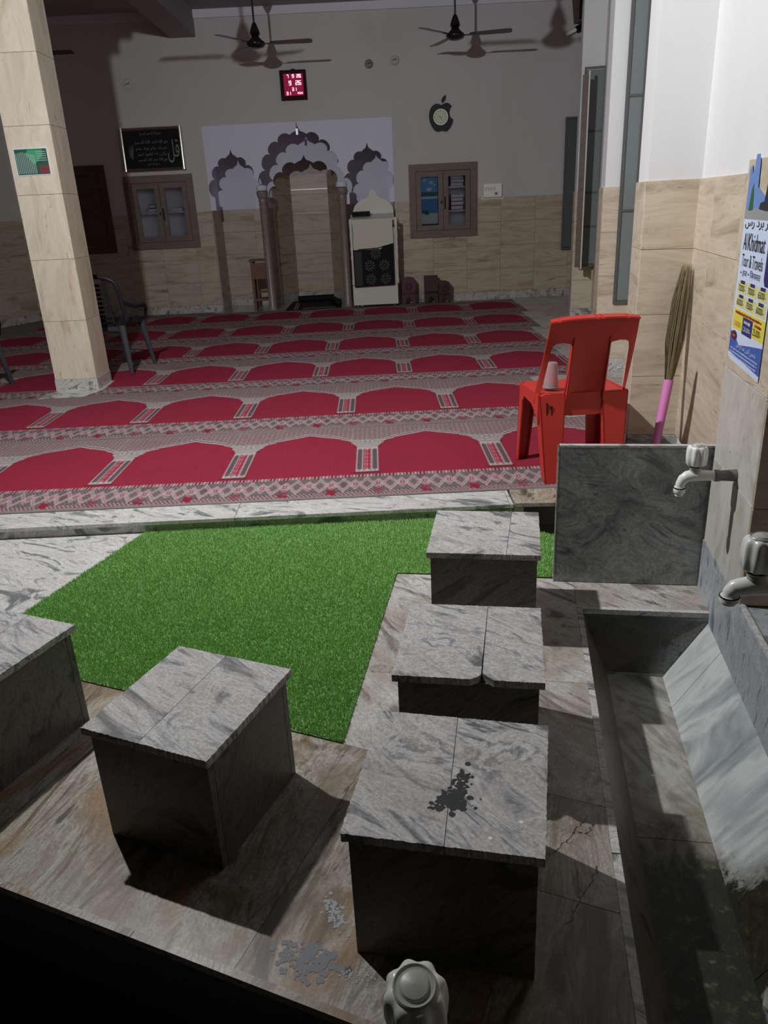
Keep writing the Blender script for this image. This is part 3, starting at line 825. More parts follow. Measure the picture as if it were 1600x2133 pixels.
put_text('large_script', arab('قل'), M_gold, fr_, MT, -2.545, 1.88, .15, .27)
bm = bmesh.new()
for k in range(9):
    a = rad(200-k*17); tube(bm, [(-2.99, yf-.0, 1.93), (-2.99+.03*cos(a), yf-.001, 1.99+.05*sin(a)), (-2.985+.07*cos(a), yf-.001, 2.0+.13*sin(a)*.9)], [.003, .006, .001], 5)
obj('leaf_ornament', fm(bm), simple('dull_green', (.05, .08, .07), .5), fr_)

# ------------------------------------------------------------------ digital clock
dc = thing('digital_clock', 'square digital wall clock with glowing red numerals above the mihrab', 'clock', (-.89, YW, 2.52))
x0, x1, z0, z1 = -1.05, -.73, 2.52, 2.845; yc = YW-.055
obj('case', pr([(x0, z0), (x1, z0), (x1, z1), (x0, z1)], yc, YW, plane='xz', holes=[[(x0+.045, z0+.045), (x0+.045, z1-.04), (x1-.035, z1-.04), (x1-.035, z0+.045)]]), simple('clock_case', (.035, .008, .014), .7, spec=.12), dc)
obj('screen', bx(x0+.044, x1-.034, yc+.006, yc+.03, z0+.044, z1-.039), M_ledbg, dc)
obj('hanger', bx(-.91, -.86, yc+.03, YW, z1, z1+.015), M_blackm, dc)
SEG = {'0': 'abcdef', '1': 'bc', '2': 'abged', '3': 'abgcd', '6': 'afgedc', '7': 'abc', '9': 'abcdfg', ' ': ''}
def digits(s, x, z, w_, h_, sp):
    bm = bmesh.new(); th = h_*.13
    for ch in s:
        for sg in SEG[ch]:
            q = {'a': (x, x+w_, z+h_-th, z+h_), 'g': (x, x+w_, z+h_/2-th/2, z+h_/2+th/2), 'd': (x, x+w_, z, z+th), 'f': (x, x+th, z+h_/2, z+h_), 'b': (x+w_-th, x+w_, z+h_/2, z+h_),
                 'e': (x, x+th, z, z+h_/2), 'c': (x+w_-th, x+w_, z, z+h_/2)}[sg]
            box(bm, q[0], q[1], yc+.002, yc+.006, q[2], q[3])
        x += sp
    return obj('numerals', bm, M_led, dc)
digits('7', -.963, 2.760, .022, .036, .02); digits('9', -.898, 2.760, .024, .036, .02); digits('26', -.842, 2.760, .024, .036, .030)
digits('9', -.943, 2.680, .030, .048, .03); digits('26', -.860, 2.680, .030, .048, .038)
digits('31', -.908, 2.617, .022, .036, .032)
digits('31', -.980, 2.575, .022, .034, .030)
put_text('day_text', 'MON', M_led, dc, Matrix.Translation((0, yc+.005, 0)), -.842, 2.578, .062, .026)

# ------------------------------------------------------------------ apple shaped clock
ac = thing('apple_clock', 'black apple-shaped wall clock with a bite and a cream dial', 'clock', (.94, YW, 2.24))
def circ(cx, cz, r, n=28, a0=0, a1=360): return [(cx+r*cos(rad(a0+(a1-a0)*k/n)), cz+r*sin(rad(a0+(a1-a0)*k/n))) for k in range(n)]
ap_ = [(0, .135), (.03, .15), (.07, .158), (.105, .145), (.128, .12), (.110, .095), (.098, .06), (.10, .02), (.115, -.01), (.145, -.03), (.135, -.075), (.105, -.125), (.075, -.155), (.045, -.165), (.015, -.155),
       (-.015, -.155), (-.05, -.165), (-.085, -.15), (-.12, -.105), (-.145, -.05), (-.155, .01), (-.15, .065), (-.13, .11), (-.10, .14), (-.065, .152), (-.03, .148)]
bm = pr([(.935+x, 2.25+z) for x, z in ap_], YW-.03, YW-.005, plane='xz')
obj('body', bm, M_black, ac)
obj('leaf', pr([(.945+x, 2.41+z) for x, z in [(0, 0), (-.008, .025), (.002, .05), (.025, .075), (.048, .085), (.05, .06), (.038, .03), (.018, .008)]], YW-.025, YW-.008, plane='xz'), M_black, ac)
obj('dial', pr(circ(.925, 2.25, .085), YW-.036, YW-.03, plane='xz'), M_dial, ac)
bm = pr(circ(.925, 2.25, .092), YW-.042, YW-.03, plane='xz', holes=[list(reversed(circ(.925, 2.25, .084)))]); obj('bezel', bm, M_chrome, ac)
bm = bmesh.new()
for k in range(12):
    a = rad(30*k); c_, s_ = cos(a), sin(a)
    prism(bm, [(.925+c_*.066-s_*.003, 2.25+s_*.066+c_*.003), (.925+c_*.078-s_*.003, 2.25+s_*.078+c_*.003), (.925+c_*.078+s_*.003, 2.25+s_*.078-c_*.003), (.925+c_*.066+s_*.003, 2.25+s_*.066-c_*.003)], YW-.0375, YW-.036, plane='xz')
obj('hour_mark', bm, M_blackm, ac)
for a, l_ in ((-68, .05), (155, .042)):
    c_, s_ = cos(rad(a)), sin(rad(a))
    obj('hand', pr([(.925-s_*.003, 2.25+c_*.003), (.925+c_*l_, 2.25+s_*l_), (.925+s_*.003, 2.25-c_*.003)], YW-.039, YW-.0375, plane='xz'), M_blackm, ac)

# switchboard and round covers
sb = thing('switchboard', 'white electric switchboard above the tiles, right of the sea-picture cupboard', 'switchboard', (1.59, YW, 1.28))
obj('backplate', bx(1.44, 1.73, YW-.012, YW, 1.262, 1.30), M_cream, sb)
obj('box', bx(1.468, 1.705, YW-.04, YW, 1.287, 1.45, bev=.004), M_white_pl, sb)
for k in range(4): obj('switch', bx(1.485+k*.036, 1.51+k*.036, YW-.045, YW-.04, 1.37, 1.41), M_cream, sb)
obj('socket', bx(1.60, 1.66, YW-.044, YW-.04, 1.305, 1.355), M_cream, sb); obj('socket_pin_holes', bx(1.62, 1.64, YW-.046, YW-.044, 1.32, 1.34), M_blackm, sb)
for (x, z, r, m_, lb) in ((.055, 2.875, .05, simple('dull_grey', (.16, .14, .13), .5), 'dark round junction cover on the far wall, left of its pale twin'), (.375, 2.90, .055, simple('wall_grey', (.42, .40, .39), .6), 'pale round junction cover above the apple clock'), (-2.93, 2.78, .06, M_wall, 'wall-coloured round junction cover above the framed calligraphy')):
    t = thing('junction_cover', lb, 'cover', (x, YW, z)); bm = bmesh.new()
    lathe(bm, [(r, 0), (r, .012), (r*.8, .02), (r*.3, .022)], 20, Matrix.Translation((x, YW, z)) @ Matrix.Rotation(pi/2, 4, 'X')); obj('cover_plate', bm, m_, t)
    bm = bmesh.new(); tube(bm, [(x-r*.5, YW-.022, z), (x+r*.4, YW-.022, z+r*.2)], .004, 6); obj('screw_line', bm, M_blackm, t)

# speaker and wall fan high at right
sk = thing('wall_speaker', 'dark brown speaker box high on the far wall by the right pilaster', 'speaker', (2.62, YW-.1, 3.2))
obj('cabinet', pr([(2.53, 3.44), (2.56, 3.19), (2.76, 3.17), (2.80, 3.44)], YW-.16, YW-.01, plane='xz'), M_dkbrown, sk)
obj('grille', bx(2.585, 2.73, YW-.168, YW-.16, 3.21, 3.42), M_blackm, sk)
wf = thing('tube_lamp_end', 'short white lamp tube in a dark holder on the far wall under the speaker', 'lamp', (2.55, YW-.05, 3.1))
bm = bmesh.new(); tube(bm, [(2.46, YW-.06, 3.07), (2.58, YW-.06, 3.12)], .02, 12); obj('tube', bm, M_white_pl, wf)
bm = bmesh.new(); tube(bm, [(2.58, YW-.06, 3.12), (2.66, YW-.06, 3.15)], .035, 10); obj('holder', bm, M_blackm, wf)

# ------------------------------------------------------------------ ceiling fans
def fan(x, y, z, a0, label, group='ceiling fans'):
    t = thing('ceiling_fan', label, 'fan', (x, y, z), 0, group)
    bm = bmesh.new(); lathe(bm, [(.035, .10), (.045, .06), (.075, .03), (.10, .012), (.105, -.005), (.09, -.03), (.05, -.045), (.015, -.05)], 28)
    smooth(local('motor', bm, M_fanhub, t), 50)
    bm = bmesh.new(); lathe(bm, [(.058, .085), (.05, .12), (.035, .16), (.022, .19), (.012, .20)], 20); smooth(local('lower_canopy', bm, M_fanhub, t), 50)
    bm = bmesh.new(); tube(bm, [(0, 0, .19), (0, 0, CZ-z-.05)], .011, 10); local('rod', bm, M_fan, t)
    bm = bmesh.new(); lathe(bm, [(.02, CZ-z-.12), (.05, CZ-z-.06), (.06, CZ-z-.005), (.06, CZ-z)], 20); smooth(local('upper_canopy', bm, M_fan, t), 50)
    for k in range(3):
        a = rad(a0+120*k); bm = bmesh.new()
        pts = [(.16, -.03), (.20, -.05), (.58, -.064), (.62, -.045), (.62, .045), (.58, .06), (.20, .05), (.16, .03)]
        R = Matrix.Rotation(a, 4, 'Z') @ Matrix.Rotation(rad(-9), 4, 'X')
        prism(bm, pts, -.002, .002, fr=lambda x_, y_, z_: R @ Vector((x_, y_, z_+.002)))
        bl = local('blade', bm, M_fan, t)
        bm = bmesh.new(); box(bm, .08, .22, -.016, .016, -.006, -.002, fr=lambda x_, y_, z_: R @ Vector((x_, y_, z_)))
        o = local('blade_iron', bm, M_fanhub, bl)
    return t
fan(-1.176, 9.70, 2.955, -1, 'brown ceiling fan above the digital clock, its rod left of centre')
fan(1.017, 9.80, 2.958, -11, 'brown ceiling fan above the apple-shaped clock')
fan(-3.78, 9.66, 2.955, 0, 'brown ceiling fan mostly hidden behind the tiled column')
fan(-1.47, 7.27, 3.06, 48, 'nearer ceiling fan left of centre, above the top of the picture')
fan(.70, 7.30, 3.06, 183, 'nearer ceiling fan right of centre, above the top of the picture')

# ------------------------------------------------------------------ pulpit (minbar)
pb = thing('pulpit', 'cream metal pulpit with a pointed back, in front of the right mihrab arch', 'pulpit', (0, 10.4, 0))
yp = 10.45
pts = [(-.262, .62), (-.262, 1.18)] + [(-.262+.0+.262*(1-cos(rad(a)))*.86, 1.18+.17*sin(rad(a))) for a in range(15, 80, 12)] + [(-.05, 1.385), (-.03, 1.44), (0.0, 1.455), (.03, 1.44), (.05, 1.385)] + [(.262-.262*(1-cos(rad(a)))*.86, 1.18+.17*sin(rad(a))) for a in range(75, 10, -12)] + [(.262, 1.18), (.262, .62)]
obj('pointed_back', pr([(x+.022, z) for x, z in pts], yp+.22, yp+.245, plane='xz'), M_cream, pb)
obj('front_board', bx(-.29, .30, yp, yp+.02, .04, .99), M_cream, pb)
obj('side_board', bx(-.29, -.272, yp+.02, yp+.25, .04, 1.02), M_cream, pb); obj('side_board', bx(.282, .30, yp+.02, yp+.25, .04, 1.02), M_cream, pb)
bm = bmesh.new()
for x in (-.275, .30):
    prof = [(.018, .30), (.022, .34), (.016, .38), (.016, .60), (.022, .64), (.016, .68), (.022, .76), (.016, .80), (.022, .90), (.018, .96), (.024, 1.06), (.018, 1.11)]
    b2 = bmesh.new(); lathe(b2, prof, 12, Matrix.Translation((x, yp-.02, 0))); smooth(obj('turned_post', b2, M_cream, pb), 40)
obj('reading_top', pr([(yp-.03, 1.10), (yp+.22, 1.16), (yp+.22, 1.14), (yp-.03, 1.08)], -.275, .285, plane='yz'), M_cream, pb)
for x in (-.24, .25):
    bm = bmesh.new(); tube(bm, [(x, yp+.02, .045), (x, yp+.02, .0085)], [.006, .01], 8); obj('foot', bm, M_chrome, pb)
bm = pr([(-.262, 1.10), (.255, 1.10), (.262, .80), (.10, .765), (.06, .755), (-.20, .745), (-.235, .87)], yp-.048, yp-.042, plane='xz')
tw = obj('cream_cloth', bm, simple('cream_cloth', (.60, .59, .49), .8), None); tag(tw, 'cream cloth hanging over the front of the pulpit', 'cloth')
dr = thing('medallion_cloth', 'black cloth with grey round flower medallions on the pulpit front', 'cloth', (0, yp, .3))
obj('cloth_sheet', pr([(-.262, .735), (-.262, .275), (.262, .285), (.262, .83), (.17, .82), (.10, .735)], yp-.04, yp-.034, plane='xz'), M_blackm, dr)
M_med = simple('medallion_grey', (.055, .06, .055), .8)
obj('cloth_border', bx(-.25, -.155, yp-.0415, yp-.04, .29, .72), simple('border_grey', (.03, .034, .032), .8), dr)
for (a, b) in ((.03, .685), (-.055, .535), (.135, .535), (-.045, .365), (.145, .365)):
    bm = bmesh.new()
    for k in range(10):
        t_ = rad(36*k); prism(bm, circ(a+.058*cos(t_), b+.058*sin(t_), .013, 7), yp-.042, yp-.04, plane='xz')
    prism(bm, circ(a, b, .042, 16), yp-.042, yp-.04, plane='xz', holes=[list(reversed(circ(a, b, .030, 16)))]); prism(bm, circ(a, b, .014, 10), yp-.042, yp-.04, plane='xz')
    obj('medallion', bm, M_med, dr)
mic = thing('dark_case', 'dark oblong case lying on top of the pulpit', 'case', (-.14, yp+.05, 1.13))
obj('case_body', bx(-.25, -.02, yp+.03, yp+.10, 1.135, 1.19, bev=.006), M_blackm, mic); obj('case_lid', bx(-.245, -.025, yp+.035, yp+.095, 1.19, 1.196), M_greychair, mic)

# wooden stand behind the left half column
ws = thing('wooden_stand', 'small reddish wooden stand behind the left bronze half column', 'stand', (-1.54, 10.99, 0))
for x in (-1.655, -1.42):
    for y in (10.90, 11.08): obj('leg', bx(x-.018, x+.018, y-.018, y+.018, .0012, .63), M_redwood, ws)
obj('apron', bx(-1.637, -1.438, 10.885, 10.905, .40, .61), M_redwood, ws); obj('top_board', bx(-1.69, -1.39, 10.87, 11.11, .63, .655, bev=.003), M_redwood, ws)
obj('lower_rail', bx(-1.637, -1.438, 10.89, 10.91, .11, .14), M_redwood, ws); obj('lower_rail', bx(-1.637, -1.438, 11.07, 11.09, .20, .23), M_redwood, ws)

# black prayer mat in the niche
mt = thing('niche_mat', 'black prayer mat with white stripes lying before the middle niche', 'mat', (-.87, 10.9, 0))
pts = [(-1.21, 10.50), (-.46, 10.56), (-.50, 11.55), (-1.20, 11.50)]
obj('mat_sheet', pr(pts, .0085, .016), M_blackm, mt)
bm = bmesh.new(); prism(bm, [(-1.10, 10.54), (-1.085, 10.54), (-1.11, 11.3), (-1.125, 11.3)], .016, .018); prism(bm, [(-1.065, 10.54), (-1.05, 10.54), (-1.075, 11.2), (-1.09, 11.2)], .016, .018)
prism(bm, [(-.98, 10.58), (-.55, 10.62), (-.55, 10.635), (-.98, 10.595)], .016, .018)
obj('white_stripe', bm, simple('mat_white', (.30, .30, .30), .8), mt)
bm = bmesh.new(); tube(bm, [(-1.12, 11.45, .05), (-.6, 11.5, .05)], .045, 12); tube(bm, [(-.60, 11.2, .05), (-.52, 10.85, .06)], [.05, .04], 10); smooth(obj('folded_end', bm, M_blackm, mt), 60)

# book stands
M_rehal = simple('rehal_maroon', (.10, .035, .05), .5); M_rehald = simple('rehal_dark', (.055, .028, .028), .5)
def rehal(x, w_, h_, mat, round_, label, y=10.6, hole=True):
    t = thing('book_stand', label, 'book stand', (x, y, 0), 0, 'book stands by the far wall')
    hw = w_/2
    top = [(hw, h_-.04), (hw-.02, h_-.015), (0, h_), (-hw+.02, h_-.015), (-hw, h_-.04)] if round_ else [(hw, h_), (-hw, h_)]
    arc = [(.045*cos(rad(a)), .02+.075*sin(rad(a))) for a in range(0, 181, 20)]
    pts = [(-hw, 0), (-.045, 0)] + list(reversed(arc)) + [(.045, 0), (hw, 0)] + top
    for k, (yy, tl) in enumerate(((-.012, 5), (.012, -5))):
        R = Matrix.Rotation(rad(tl), 4, 'X')
        o = local('leaf_board', pr(pts, yy-.008, yy+.008, plane='xz', fr=lambda a, b, c: R @ Vector((a, b, c)) + Vector((0, 0, .004))), mat, t)
    bm = bmesh.new()
    if round_:
        for k in range(6):
            a = rad(60*k); prism(bm, circ(.035*cos(a), h_*.68+.035*sin(a), .014, 6), -.06, -.022, plane='xz')
    for k in range(5): prism(bm, circ(-hw+.02+k*(w_-.04)/4, h_*.42, .012, 6), -.05, -.022, plane='xz')
    local('carving', bm, simple('carving_dark', (.03, .012, .016), .6) if round_ else M_blackm, t)
    return t
rehal(.446, .18, .36, M_rehal, True, 'maroon carved book stand with a rounded top beside the pulpit')
rehal(.745, .18, .36, M_rehald, False, 'tall square dark book stand, middle of the three', 10.6)
rehal(.925, .145, .29, M_rehald, True, 'shortest dark book stand, right of the square one', 10.6)

# ------------------------------------------------------------------ black plastic chair
def plastic_armchair():
    t = thing('plastic_chair', '', 'chair')
    prof = []
    bm = bmesh.new(); prism(bm, [(-.21, -.2), (.21, -.2), (.235, .2), (.19, .23), (-.19, .23), (-.235, .2)], .395, .415); local('seat', bm, M_black, t)
    bm = bmesh.new(); prism(bm, [(-.21, -.205), (.21, -.205), (.21, -.19), (-.21, -.19)], .36, .395); local('seat_skirt', bm, M_greychair, t)
    for sx in (-1, 1):
        for sy in (-1, 1):
            bm = bmesh.new(); tube(bm, [(sx*.205, sy*.185, .40), (sx*.255, sy*.235, 0.0)], [.032, .017], 8); smooth(local('leg', bm, M_greychair, t), 50)
    bm = bmesh.new(); P = []
    for k in range(17):
        a = rad(180*k/16); P.append((-.255*cos(a), -.25-.035*sin(a), .70+.115*sin(a)**.6))
    P = [(-.26, -.19, .44)] + P + [(.26, -.19, .44)]
    tube(bm, P, .018, 8); smooth(local('back_frame', bm, M_black, t), 60)
    for k in range(9):
        z = .45+k*.036; y = -.215-.06*(z-.42)/.4
        bm = bmesh.new(); box(bm, -.15, .15, y-.006, y+.004, z-.011, z+.011); local('slat', bm, M_black, t)
    for sx in (-1, 1):
        bm = bmesh.new(); tube(bm, [(sx*.155, -.21, .42), (sx*.15, -.27, .80)], .012, 6); local('back_upright', bm, M_black, t)
        bm = bmesh.new(); tube(bm, [(sx*.26, -.225, .60), (sx*.28, -.05, .55), (sx*.28, .14, .54), (sx*.265, .20, .50), (sx*.245, .20, .41)], [.022, .024, .026, .022, .02], 8, .6); smooth(local('armrest', bm, M_black, t), 60)
    return t
c1 = plastic_armchair(); c1['label'] = 'black plastic armchair with a slatted back, behind the tiled column'; c1['group'] = 'black plastic chairs'
c1.location = (-2.33, 6.85, .008); c1.rotation_euler = (0, 0, rad(-9))
c2 = copy_tree(c1); c2['label'] = 'black plastic chair at the left edge, only one grey leg in view'
c2.location = (-3.27, 6.10, .008); c2.rotation_euler = (0, 0, rad(8))

# ================================================================== RIGHT WALL
UW = .82
bm = bmesh.new(); box(bm, UW, UW+.2, 2.4, 10.9, -.2, CZ+.1, fr=Wp)
wall_right = struct('wall_right', bm, M_white)
def wface(u, v, toward):      # frame on a face: 'front' faces -v, 'left' faces -u
    p = Wp(u, v, 0)
    return face_M(p, -AW) if toward == 'front' else face_M(p, -AW+pi/2) @ Matrix.Identity(4)
def pil(u0, v0, v1, z1=CZ):
    bm = bmesh.new(); box(bm, u0, UW+.02, v0, v1, -.1, z1, fr=Wp); return struct('pilaster', bm, M_white, wall_right)
# nearest block, next pilaster, far pilaster
T = .012
for (u0, v0, v1) in ((.585, 3.965, 4.27), (.60, 6.03, 6.33), (.60, 8.93, 9.23)):
    pl = pil(u0, v0, v1)
    F = face_M(Wp(u0-T, v0, 0), -AW)
    tiles(pl, F, 0, UW-u0+T, .1, 1.3, 3, .3, M_tan, t=T); tiles(pl, F, 0, UW-u0+T, 0, .1, 3, .1, M_panel if v0 < 5 else M_step, name='skirting', t=T+.003)
    # left face: x runs towards +v, Y into wall (+u) -> mirrored frame
    G = face_M(Wp(u0, v1, 0), -AW-pi/2)
    tiles(pl, G, 0, v1-v0, .1, 1.3, 3, .3, M_tan, t=T); tiles(pl, G, 0, v1-v0, 0, .1, 3, .1, M_step, name='skirting', t=T+.003)
G = face_M(Wp(UW, 3.965, 0), -AW-pi/2)
tiles(wall_right, G, 0, 1.41, .1, 1.3, .45, .3, M_tan, shift=.13, t=T)
G = face_M(Wp(UW, 8.9, 0), -AW-pi/2)
tiles(wall_right, G, 0, 4.6, .1, 1.3, .45, .3, M_tan, t=T)
# wash pilaster (carries the taps) u=.65
UP = .65
bm = bmesh.new(); box(bm, UP+.012, UW+.25, 2.10, 2.545, -.1, 3.4, fr=Wp)
wp = struct('pilaster', bm, M_white, wall_right)
G = face_M(Wp(UP+.012, 2.545, 0), -AW-pi/2)
tiles(wp, G, 0, .445, .735, 1.325, .45, .3, M_tan, t=.012); tiles(wp, G, 0, .445, .135, .735, .45, .3, M_tanp, t=.012)
F = face_M(Wp(UP, 2.10, 0), -AW)
tiles(wp, F, 0, .4, .13, 1.325, .45, .3, M_tanw, t=.01)
# low marble-clad wall under the taps with its ledge
bm = bmesh.new(); box(bm, UP+.02, 1.6, -1.0, 2.10, -.4, .10, fr=Wp); box(bm, UP+.02, UW, 2.1, 2.56, -.4, .13, fr=Wp)
lw = struct('trim_4', bm, M_ground)
bm = bmesh.new(); box(bm, UP, UP+.02, 1.62, 2.56, -.12, .132, fr=Wp, bev=.001); obj('wall_slab', bm, M_blue, lw)
bm = bmesh.new(); box(bm, UP, UP+.02, .70, 1.618, -.12, .132, fr=Wp, bev=.001); obj('wall_slab', bm, M_blue, lw)
bm = bmesh.new(); box(bm, UP, UP+.02, -.6, .698, -.12, .132, fr=Wp, bev=.001); obj('wall_slab', bm, M_blue, lw)
for a, b in ((1.25, 2.098), (.35, 1.248), (-.6, .348)):
    bm = bmesh.new(); box(bm, UP+.016, 1.5, a, b, .10, .126, fr=Wp); obj('ledge_slab', bm, M_blue, lw)
    bm = bmesh.new(); box(bm, UP+.004, UP+.015, a, b, .1322, .1345, fr=Wp); obj('edge_strip', bm, M_step, lw)
# recess behind the ledge
bm = bmesh.new(); box(bm, 1.45, 1.6, -1.0, 2.12, -.4, 2.4, fr=Wp)
struct('wall_right', bm, M_tanw)

# window shutters standing open against the pilasters
M_pane = simple('dusty_pane', (.17, .20, .20), .22)
def shutter(name, M, w_, z0, z1, bars, label, fmat=M_steel, pane=M_pane):
    t = thing(name, label, 'window'); t.matrix_world = M
    s = .02
    bm = pr([(0, z0), (w_, z0), (w_, z1), (0, z1)], 0, .025, plane='xz', holes=[[(s, z0+s), (s, z1-s), (w_-s*.5, z1-s), (w_-s*.5, z0+s)]])
    o = local('sash', bm, fmat, t)
    zs_ = [z0+s] + bars + [z1-s]
    for a, b in zip(zs_, zs_[1:]):
        local('pane', bx(s, w_-s*.5, .010, .014, a+.006, b-.006), pane, t)
    for b in bars: local('bar', bx(s, w_-s*.5, .002, .022, b-.008, b+.008), fmat, t)
    return t
shutter('window_shutter', face_M(Wp(.70, 6.0, 0), -AW), .118, .50, 3.2, [1.14, 1.86, 2.55], 'tall narrow steel window shutter with dusty panes, left of the near pilaster')
shutter('window_shutter', face_M(Wp(.622, 8.80, 0), -AW), .2, .55, 2.42, [.95, 1.28, 1.85], 'steel window shutter with an arched dark top, behind the middle pilaster')
ws2 = thing('window_shutter', 'brown window shutter seen edge-on beside the far pilaster', 'window'); 
bm = bmesh.new(); box(bm, .595, .645, 8.60, 8.64, .56, 2.33, fr=Wp); obj('stile', bm, M_brown, ws2)
bm = bmesh.new(); box(bm, .648, .662, 8.60, 8.64, .54, 2.36, fr=Wp); obj('edge_strip', bm, M_cream, ws2)
shutter('window_shutter', face_M((2.50, YW-.06, 0), 0), .30, .60, 2.18, [1.17, 1.71], 'grey steel window shutter standing against the far wall at the right corner', pane=simple('dim_pane', (.09, .10, .10), .3))

# ================================================================== COURTYARD
ground = struct('floor', pr([(-6, -3), (-.05, -3), (-.05, 3.2), (-6, 3.2)], -.5, GZ-.02) if False else bmesh.new(), M_ground)
bm = bmesh.new(); bm.from_mesh(ground.data)
pitx0, pitx1 = .575, .95
yard = [(-6, 3.2), (-6, -.4)] 
# ground core follows both troughs: polygon in world coords
a_ = Lp(-6, .80); b_ = Lp(-.06, .80)
TRU0, TRU1 = .24, .65
pA = Wp(TRU0-.003, .55); pB = Wp(TRU0-.003, 2.372); pC = Wp(UP+.02, 2.372); pD = Wp(UP+.02, 2.60)
poly = [(-5.5, 3.17), (a_.x, a_.y), (Lp(-.02, .80).x, Lp(-.02, .80).y)]
q = Wp(TRU0-.003, .80); poly += [(q.x, q.y), (pB.x, pB.y), (pC.x, pC.y), (pD.x, pD.y), (Wp(.80, 2.62).x, Wp(.80, 2.62).y), (Wp(.80, 2.75).x, Wp(.80, 2.75).y), (.575, 2.97), (.575, 3.17)]
prism(bm, poly, -.30, GZ-.018)
prism(bm, [(.575, 2.97), (1.4, 2.85), (1.4, 3.4), (.575, 3.4)], -.30, -.2)   # drain pit bottom
bm.to_mesh(ground.data); bm.free()

def slab(poly, mat, z1=GZ, th=.018, name='marble_slab', ins=.0008):
    """poly in world xy"""
    c = Vector((sum(p[0] for p in poly)/len(poly), sum(p[1] for p in poly)/len(poly)))
    pts = [(p[0]+(c.x-p[0])/max(.01, math.hypot(c.x-p[0], c.y-p[1]))*ins, p[1]+(c.y-p[1])/max(.01, math.hypot(c.x-p[0], c.y-p[1]))*ins) for p in poly]
    o = obj(name, pr(pts, z1-th, z1), mat, ground)
    return o
def w2(pts): return [(Wp(a, b).x, Wp(a, b).y) for a, b in pts]
def l2(pts): return [(Lp(a, b).x, Lp(a, b).y) for a, b in pts]
# line of the left platform's far edge: in world  x*sin+y*cos = 1.45 (L frame v)
la, lb = sin(AL), cos(AL)
def upper(poly): return clip(poly, -la, -lb, -1.45)
def lower(poly): return clip(poly, la, lb, 1.45)
# right platform (above the mitre)
vs = [1.0, 1.93, 2.592]
for (u0, u1) in ((-.43, .075), (.075, .222)):
    for v0, v1 in zip(vs, vs[1:]):
        p_ = upper(w2([(u0, v0), (u1, v0), (u1, v1), (u0, v1)]))
        if len(p_) > 2: slab(p_, M_plat)
slab(w2([(.222, 2.39), (.66, 2.39), (.66, 2.592), (.222, 2.592)]), M_plat)
slab(w2([(.24, 2.372), (.66, 2.372), (.66, 2.39), (.24, 2.39)]), M_step)
slab(w2([(.66, 2.55), (.80, 2.55), (.80, 2.75), (.66, 2.75)]), M_plat)
# trough edge strip
for v0, v1 in ((.55, 1.30), (1.302, 1.90), (1.902, 2.39)):
    slab(w2([(.222, v0), (.24, v0), (.24, v1), (.222, v1)]), M_step, name='edge_strip', z1=GZ+.001)
# left platform (below the mitre, up to the trough strip)
su, sv = cos(AW), -sin(AW)      # world x*cosAW - y*sinAW = u  (W frame)
def leftof(poly, u): return clip(poly, cos(AW), -sin(AW), u)
us = [-3.2, -2.35, -1.42, -.70, -.245, .5]
for u0, u1 in zip(us, us[1:]):
    for v0, v1 in ((.80, 1.17), (1.17, 1.45)) if u0 > -.5 else ((.80, 1.45),):
        p_ = leftof(lower(l2([(u0, v0), (u1, v0), (u1, v1), (u0, v1)])), .222)
        if len(p_) > 2: slab(p_, M_rust)
p_ = leftof(l2([(-.5, .2), (.5, .2), (.5, .80), (-.5, .80)]), .222)
# platform continues towards the corner between the troughs
pc = leftof(l2([(-.5, .785), (.6, .785), (.6, .80), (-.5, .80)]), .222)
for u0, u1 in ((-3.2, -1.9), (-1.9, -.93), (-.93, -.2), (-.2, .25)):
    slab(leftof(l2([(u0, .784), (u1, .784), (u1, .80), (u0, .80)]), .222), M_rust, name='edge_strip', z1=GZ+.003)
slab([(-3.6, 3.158), (-1.06, 3.158), (-1.323, 2.425), (-1.398, 2.187)], M_step)
def blotch(name, cx, cy, rx, ry, n_, rmin, rmax, mat, seed, rot=0, z=GZ+.0006):
    rnd = random.Random(seed); bm = bmesh.new()
    for k in range(n_):
        a, b = rnd.gauss(0, rx), rnd.gauss(0, ry); x, y = cx+a*cos(rot)-b*sin(rot), cy+a*sin(rot)+b*cos(rot); r_ = rnd.uniform(rmin, rmax)
        bm.faces.new([bm.verts.new((x+r_*cos(2*pi*i/8)*rnd.uniform(.6, 1.3), y+r_*sin(2*pi*i/8)*rnd.uniform(.6, 1.3), z+k*1e-6)) for i in range(8)])
    o = obj(name, bm, mat, ground); o['kind'] = 'stuff'; return o
blotch('paint_blotch', -.141, 1.125, .008, .020, 90, .0012, .0045, simple('blotch_pale', (.33, .36, .36), .6), 4, .3)
blotch('cement_blotch', -.19, 1.03, .030, .018, 150, .002, .008, simple('blotch_grey', (.15, .16, .17), .5), 9, -.3)
blotch('paint_blotch', -.09, .985, .022, .008, 50, .001, .003, simple('blotch_white', (.35, .36, .34), .6), 11, -.2)
blotch('drain_hole', -.11, 1.0, .003, .003, 12, .003, .005, M_shade_crack, 12)
